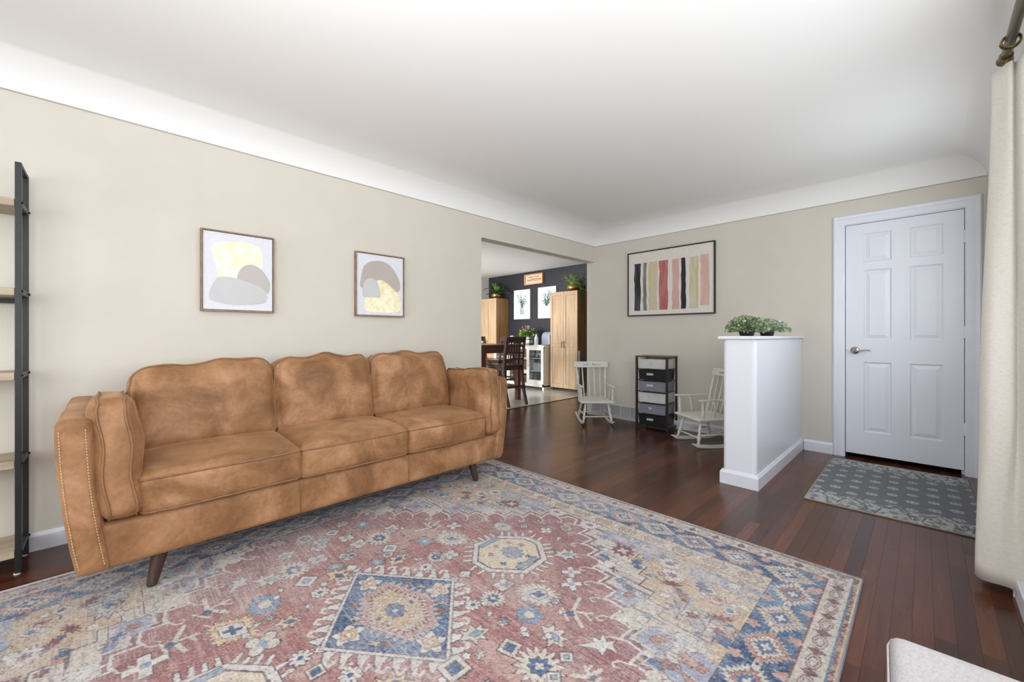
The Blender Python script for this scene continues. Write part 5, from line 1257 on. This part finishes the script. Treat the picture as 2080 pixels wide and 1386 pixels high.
tag(bxs, 'pale grey box on the middle shelf behind the buffet glass', 'box')
# things on the buffet
TB = BH+.001
fp = empty('flower_planter', (-5.875, 6.24, TB), label='striped white planter with pink flowers and green leaves on the buffet', cat='plant')
M_pl = mat('planter_white', rgb(222, 220, 218), .5, noise=(14, 2, rgb(212, 210, 208), .4, .7)); M_pw = mat('planter_grey_wood', rgb(128, 118, 112), .6, noise=(6, 3, rgb(104, 94, 88), .4, .7), mapping=(2, 2, 9))
for z0, z1, m in ((0, .045, M_pw), (.045, .105, M_pl), (.105, .135, M_pw), (.135, .160, M_pl)): MB().box(-.11, .11, -.06, .06, z0, z1).build('board', m, fp, bevel=.002)
def fcg(r):
    th = r.uniform(0, 6.28); ph = r.uniform(-.3, 1.4); k = r.uniform(.4, 1)
    return (math.cos(th)*math.cos(ph)*.17*k, math.sin(th)*math.cos(ph)*.11*k, .20+math.sin(ph)*.13*k), (math.cos(th), math.sin(th), r.uniform(-.3, .9))
q = leaf_cluster(520, fcg, .045, 8, None).build('foliage', mat('fresh_green_leaves', rgb(104, 136, 48), .5, isl=.5, noise=(20, 3, rgb(62, 92, 36), .45, .65)), fp); q['kind'] = 'stuff'
M_pink = mat('pink_petals', rgb(214, 146, 160), .6, isl=.2, noise=(30, 2, rgb(236, 206, 210), .4, .6)); M_cr = mat('cream_petals', rgb(226, 206, 190), .6, isl=.1, noise=(30, 2, rgb(236, 224, 214), .4, .6))
rr = random.Random(4)
for k in range(16):
    th = rr.uniform(0, 6.28); ph = rr.uniform(.15, 1.35); c_ = Vector((math.cos(th)*math.cos(ph)*.21, math.sin(th)*math.cos(ph)*.12, .23+math.sin(ph)*.17)); b = MB()
    for j in range(7):
        a = j*.9; d_ = Vector((math.cos(a), math.sin(a)*.8, .5)); b.add([c_, c_+d_*.018+Vector((0, 0, .008)), c_+d_*.034, c_+Vector((-d_.y, d_.x, 1))*.014], [(0, 1, 2, 3)])
    b.tube([(0, 0, .14), tuple(c_*.6+Vector((0, 0, .06))), tuple(c_)], .0018, 4)
    b.build('flower', M_pink if k % 3 else M_cr, fp)
sp = MB().lathe([(.048, 0), (.05, .01), (.05, .22), (.042, .235), (.03, .245), (.03, .262), (.0, .265)], n=18).build('canister', mat('slate_canister', rgb(74, 84, 102), .3, noise=(6, 2, rgb(62, 72, 90), .4, .7)), loc=(-5.70, 6.33, TB), smooth=True)
tag(sp, 'slate blue cylinder canister behind the flower planter on the buffet', 'canister')
bt = MB().lathe([(.042, 0), (.044, .01), (.044, .13), (.040, .165), (.024, .185), (.018, .195), (.020, .20), (.020, .222), (.0, .224)], n=18).build('bottle', mat('milky_plastic', rgb(206, 204, 226), .4, noise=(6, 2, rgb(196, 194, 216), .4, .7)), loc=(-5.53, 6.15, TB), smooth=True)
tag(bt, 'white plastic bottle standing on the buffet left of the silver bread box', 'bottle')
bb_ = empty('bread_box', (-5.30, 6.30, TB+.015), label='silver bread box on the buffet against the oak pantry', cat='box')
P = [(-.10, 0), (.11, 0), (.11, .255), (-.02, .255), (-.07, .225), (-.10, .16)]
M_sil = mat('brushed_silver', rgb(176, 184, 200), .32, .6, noise=(4, 3, rgb(160, 168, 184), .4, .7), mapping=(1, 9, 9))
MB().prism(P, 'x', -.14, .075).build('body', M_sil, bb_, bevel=.006)
MB().prism([(a*1.02, b*1.015) for a, b in P], 'x', .076, .088).build('end_cap', M_black, bb_)
MB().box(-.14, .088, -.098, .108, -.012, 0).build('foot', M_black, bb_)
bd_ = MB().box(-.14, .09, -.07, .10, 0, .012).build('paper_stack', mat('cream_paper', rgb(236, 228, 206), .8, noise=(20, 2, rgb(226, 216, 190), .4, .7)), loc=(-5.37, 6.11, TB)); tag(bd_, 'cream papers lying flat at the right front corner of the buffet', 'papers')
# crumpled white tissue, seen over the chair back
S = Soft((-6.33, 6.25, TB+.09), (.06, .05, .09), .03, (.01, .01, .02), .02, seed=77); o = link('tissue', S.mesh((8, 8, 8)), M_white); tag(o, 'white crumpled tissue on the buffet, just above the dark chair back', 'tissue')
# pictures on the dark wall
M_wf = mat('white_washed_frame', rgb(206, 200, 192), .6, noise=(8, 3, rgb(188, 180, 172), .4, .7)); M_pp = mat('print_paper', rgb(196, 196, 198), .7, noise=(4, 3, rgb(186, 186, 192), .4, .7))
M_pg = mat('print_leaf_green', rgb(84, 110, 92), .8, isl=.5, noise=(20, 2, rgb(58, 82, 70), .4, .7)); M_pj = mat('print_jar_grey', rgb(150, 164, 162), .8, noise=(18, 3, rgb(110, 126, 124), .4, .65)); M_pj2 = mat('print_jar_white', rgb(214, 222, 232), .8, noise=(12, 3, rgb(196, 206, 220), .4, .65))
def botan(x0, x1, z0, z1, label, kind):
    o = empty('botanical_print', ((x0+x1)/2, 6.6, z0), label=label, cat='picture', group='botanical prints on the dark kitchen wall')
    W = (x1-x0)/2; H = z1-z0; t = .018
    f = MB(); f.box(-W, -W+t, -.03, -.001, 0, H); f.box(W-t, W, -.03, -.001, 0, H); f.box(-W+t, W-t, -.03, -.001, 0, t); f.box(-W+t, W-t, -.03, -.001, H-t, H); f.build('frame', M_wf, o)
    MB().box(-W+t, W-t, -.022, -.002, t, H-t).build('paper', M_pp, o)
    MB().prism([(-.058, .10), (.058, .10), (.066, .14), (.066, .24), (.045, .275), (-.045, .275), (-.066, .24), (-.066, .14)], 'y', -.0228, -.0221).build('printed_jar', M_pj if kind else M_pj2, o)
    r = random.Random(11+kind); mb = MB()
    for _ in range(26):
        a = r.uniform(-1.15, 1.15); L = r.uniform(.12, .34); x1_, z1_ = math.sin(a)*L*.75, .27+math.cos(a)*L
        mb.bar((r.uniform(-.03, .03), -.0231, .26), (x1_, -.0231, z1_), .003, .0004, up=(0, 1, 0))
        for k in range(5):
            t_ = .35+.65*k/4; px_, pz_ = x1_*t_, .26+(z1_-.26)*t_; b = r.uniform(0, 6.28); l = r.uniform(.018, .032) if kind else r.uniform(.03, .045); w_ = l*(.42 if kind else .22)
            c, s = math.cos(b), math.sin(b); Q = [(0, 0), (.5*l, w_), (l, 0), (.5*l, -w_)]
            mb.add([(px_+u*c-v*s, -.0233-.0001*(k % 3), pz_+u*s+v*c) for u, v in Q], [(0, 1, 2, 3)])
    q = mb.build('printed_leaves', M_pg, o); q['kind'] = 'stuff'
botan(-6.60, -6.10, 1.447, 2.105, 'left botanical print of leafy stems in a grey jar, white frame', 1)
botan(-5.865, -5.365, 1.447, 2.112, 'right botanical print of thin stems in a white jar, partly behind pantry', 0)
sg = empty('wooden_sign', (-5.985, 6.6, 2.197), label='small rustic wooden sign with lettering high on the dark kitchen wall', cat='sign')
M_sg = mat('rustic_sign_wood', rgb(198, 146, 104), .6, noise=(3, 5, rgb(168, 116, 78), .35, .7), mapping=(1.5, 8, 12)); M_sgp = mat('whitewashed_board', rgb(204, 174, 148), .7, noise=(3, 5, rgb(190, 152, 120), .35, .7), mapping=(1.5, 8, 16))
MB().box(-.255, .255, -.030, -.001, .012, .213).build('board', M_sgp, sg)
f = MB(); f.box(-.268, -.245, -.055, -.001, 0, .226); f.box(.245, .268, -.055, -.001, 0, .226); f.box(-.245, .245, -.055, -.001, 0, .02); f.box(-.245, .245, -.055, -.001, .206, .226); f.build('frame', M_sg, sg, bevel=.002)
M_sl = mat('sign_ink', rgb(70, 50, 44), .8, noise=(20, 1, rgb(60, 42, 38), .4, .7))
text_mesh('lettering', 'always at home', .052, M_sl, sg, (0, -.0312, .168), (R90, 0, 0), shear=.2)
text_mesh('lettering', 'the', .062, M_sl, sg, (-.165, -.0312, .098), (R90, 0, 0), shear=.3)
text_mesh('lettering', 'AMAZON', .078, M_sl, sg, (.045, -.0312, .100), (R90, 0, 0))
# plants on the pantries
M_gb = mat('gold_bowl', rgb(214, 178, 104), .25, .95, noise=(9, 3, rgb(168, 128, 62), .4, .7)); M_fern = mat('bright_fern', rgb(128, 152, 40), .6, isl=.4, noise=(16, 2, rgb(70, 104, 34), .4, .65)); M_hl = mat('broad_dark_leaf', rgb(46, 80, 34), .4, isl=.5, noise=(9, 2, rgb(104, 142, 56), .52, .72))
def bowl(o, s=1):
    MB().lathe([(.05*s, 0), (.08*s, .01), (.112*s, .045), (.118*s, .085), (.108*s, .125), (.100*s, .128), (.104*s, .10), (.0, .09)], n=28).build('bowl', M_gb, o, smooth=True)
fe = empty('fern', (-4.80, 6.40, 1.934), label='bright green fern in a gold bowl on the right pantry, one strand trailing', cat='plant', group='plants on the pantries')
bowl(fe)
rr = random.Random(2)
for k in range(22):
    a = k*2*math.pi/22+rr.uniform(-.15, .15); L = rr.uniform(.16, .26); hgt = rr.uniform(.02, .26); mb = MB(); P = []
    for i in range(9):
        t = i/8; P.append(Vector((math.cos(a)*(.03+L*t), math.sin(a)*(.03+L*t)*.7, .11+hgt*math.sin(t*1.9)-.05*t*t)))
    mb.tube(P, .0018, 4)
    sd = Vector((-math.sin(a), math.cos(a), 0))
    for i in range(1, 9):
        w_ = .052*math.sin(math.pi*(i+.8)/10)
        for s in (-1, 1):
            p = P[i]; d_ = (P[i]-P[i-1]).normalized(); mb.add([p, p+sd*s*w_*.5+d_*.012, p+sd*s*w_+d_*.008, p+sd*s*w_*.5-d_*.004], [(0, 1, 2, 3)])
    mb.build('frond', M_fern, fe)
for k in range(4):
    mb = MB(); x0 = .16+.02*k; P = [Vector((x0*(.4+.6*min(1, i/3)) if i < 3 else .262+.006*k, -.10+.03*k, .12-.01*i if i < 3 else .10-(i-2)*(.055+.010*(k % 2)))) for i in range(10)]
    mb.tube(P, .002, 4)
    for i in range(2, 10):
        for s in (-1, 1): p = P[i]; mb.add([p, p+Vector((.010*s, -.014, .01)), p+Vector((.018*s, -.02, -.03)), p+Vector((.002*s, -.008, -.02))], [(0, 1, 2, 3)])
    mb.build('trailing_strand', mat('dark_trailing_green', rgb(96, 112, 44), .6, isl=.4, noise=(9, 2, rgb(62, 80, 34), .4, .7)), fe)
hp = empty('leafy_plant', (-7.02, 6.40, 1.934), label='broad leaved plant in a gold bowl on the left pantry', cat='plant', group='plants on the pantries')
bowl(hp, .9)
for k in range(24):
    a = k*2.4+rr.uniform(-.2, .2); L = rr.uniform(.24, .44)*(1 if k % 3 else .6); hgt = rr.uniform(.02, .22)*(1.3 if k % 3 == 0 else .8); w_ = rr.uniform(.045, .075); mb = MB(); n = 7; ce_ = []
    sd = Vector((-math.sin(a), math.cos(a)*.6, 0))
    for i in range(n+1):
        t = i/n; ce_.append(Vector((math.cos(a)*(.03+L*t), math.sin(a)*(.02+L*t)*.45, .11+hgt*math.sin(t*2.3)-.02*t)))
    vs = []; fs = []
    for i, p in enumerate(ce_):
        ww = w_*math.sin(math.pi*min(1, max(.04, (i/n-.15)/.85)))+.003; vs += [p+sd*ww+Vector((0, 0, .012)), p, p-sd*ww+Vector((0, 0, .012))]
    for i in range(n): fs += [(3*i, 3*i+1, 3*i+4, 3*i+3), (3*i+1, 3*i+2, 3*i+5, 3*i+4)]
    mb.add(vs, fs); mb.build('leaf', M_hl, hp, smooth=True)
# counter-height table and chairs
M_esp = mat('espresso_wood', rgb(66, 40, 36), .3, noise=(3, 5, rgb(44, 26, 24), .35, .7), mapping=(8, 8, 1.2))
M_mah = mat('mahogany_wood', rgb(112, 68, 56), .3, noise=(3, 5, rgb(78, 46, 40), .35, .7), mapping=(8, 8, 1.2))
tb = empty('counter_table', (-5.25, 4.47, 0), label='dark brown counter-height dining table seen through the kitchen opening', cat='table')
MB().box(-.52, .50, -.50, .50, .905, .935).build('tabletop', M_mah, tb, bevel=.005)
MB().box(-.47, .47, -.45, -.43, .80, .904).box(-.47, .47, .41, .43, .80, .904).box(-.47, -.45, -.45, .43, .80, .904).box(.45, .47, -.45, .43, .80, .904).build('apron', M_mah, tb)
for a in (-.45, .45):
    for b in (-.40, .40): MB().box(a-.037, a+.037, b-.037, b+.037, 0.003, .904).build('leg', M_mah, tb, bevel=.004)
def make_counter_chair(label):
    o = empty('counter_chair', label=label, cat='chair', group='dark wooden counter chairs round the kitchen table'); m = M_esp
    for s in (-1, 1):
        r = MB(); pts = [(.285, 0.003), (.225, .22), (.19, .45), (.185, .62), (.205, .80), (.245, 1.06)]; w_ = .020
        for k in range(5):
            (y0, z0), (y1, z1) = pts[k], pts[k+1]; x0, x1 = s*.195-.018, s*.195+.018
            r.hexa([(x0, y0-w_, z0), (x1, y0-w_, z0), (x1, y0+w_, z0), (x0, y0+w_, z0)], [(x0, y1-w_, z1), (x1, y1-w_, z1), (x1, y1+w_, z1), (x0, y1+w_, z1)])
        r.build('rear_post', m, o, bevel=.002)
        MB().hexa([(s*.195-.018, -.225, .003), (s*.195+.018, -.225, .003), (s*.195+.018, -.19, .003), (s*.195-.018, -.19, .003)], [(s*.19-.02, -.215, .575), (s*.19+.02, -.215, .575), (s*.19+.02, -.175, .575), (s*.19-.02, -.175, .575)]).build('leg', m, o, bevel=.002)
        MB().box(s*.193-.01, s*.193+.01, -.19, .20, .24, .275).build('stretcher', m, o)
    MB().box(-.175, .175, -.215, -.195, .20, .245).build('stretcher', m, o); MB().box(-.175, .175, .205, .222, .27, .30).build('stretcher', m, o)
    MB().box(-.19, .19, -.205, .17, .545, .60).build('seat_frame', m, o)
    S = Soft((0, -.02, .612), (.215, .215, .018), .015, (0, 0, -.004), 0); link('seat', S.mesh((10, 10, 4)), m, o)
    def yb(z): return .187+(z-.62)*.13
    for z0, z1 in ((.97, 1.06), (.90, .925), (.80, .825), (.70, .725)):
        MB().hexa([(-.18, yb(z0)-.009, z0), (.18, yb(z0)-.009, z0), (.18, yb(z0)+.009, z0), (-.18, yb(z0)+.009, z0)], [(-.18, yb(z1)-.009, z1), (.18, yb(z1)-.009, z1), (.18, yb(z1)+.009, z1), (-.18, yb(z1)+.009, z1)]).build('back_rail', m, o, bevel=.002)
    for x in (-.085, -.03, .03, .085):
        MB().hexa([(x-.012, yb(.725)-.006, .635), (x+.012, yb(.725)-.006, .635), (x+.012, yb(.725)+.006, .635), (x-.012, yb(.725)+.006, .635)], [(x-.012, yb(.97)-.006, .97), (x+.012, yb(.97)-.006, .97), (x+.012, yb(.97)+.006, .97), (x-.012, yb(.97)+.006, .97)]).build('back_slat', m, o)
    return o
ch = make_counter_chair('dark ladder-back counter chair nearest the opening, its back towards the oak pantry')
ch.location = (-4.66, 4.44, 0); ch.rotation_euler = (0, 0, -R90)
for (x, y, r, lb) in ((-5.65, 5.24, 0, 'dark counter chair on the far side of the table, behind the nearest chair'),
                      (-6.13, 5.28, R90, 'dark counter chair furthest left, in front of the left oak pantry'),):
    c_ = copy_tree(ch); c_['label'] = lb; c_.location = (x, y, 0); c_.rotation_euler = (0, 0, r)
# dark slim object leaning behind the pantry end
bs = MB().box(-.02, .02, -.16, .16, 0.003, .80).build('leaning_board', mat('grey_taupe_board', rgb(120, 112, 102), .6, noise=(8, 2, rgb(104, 96, 88), .4, .7)), loc=(-4.47, 6.30, 0), bevel=.004)
tag(bs, 'slim grey board standing at the right side of the oak pantry', 'board')
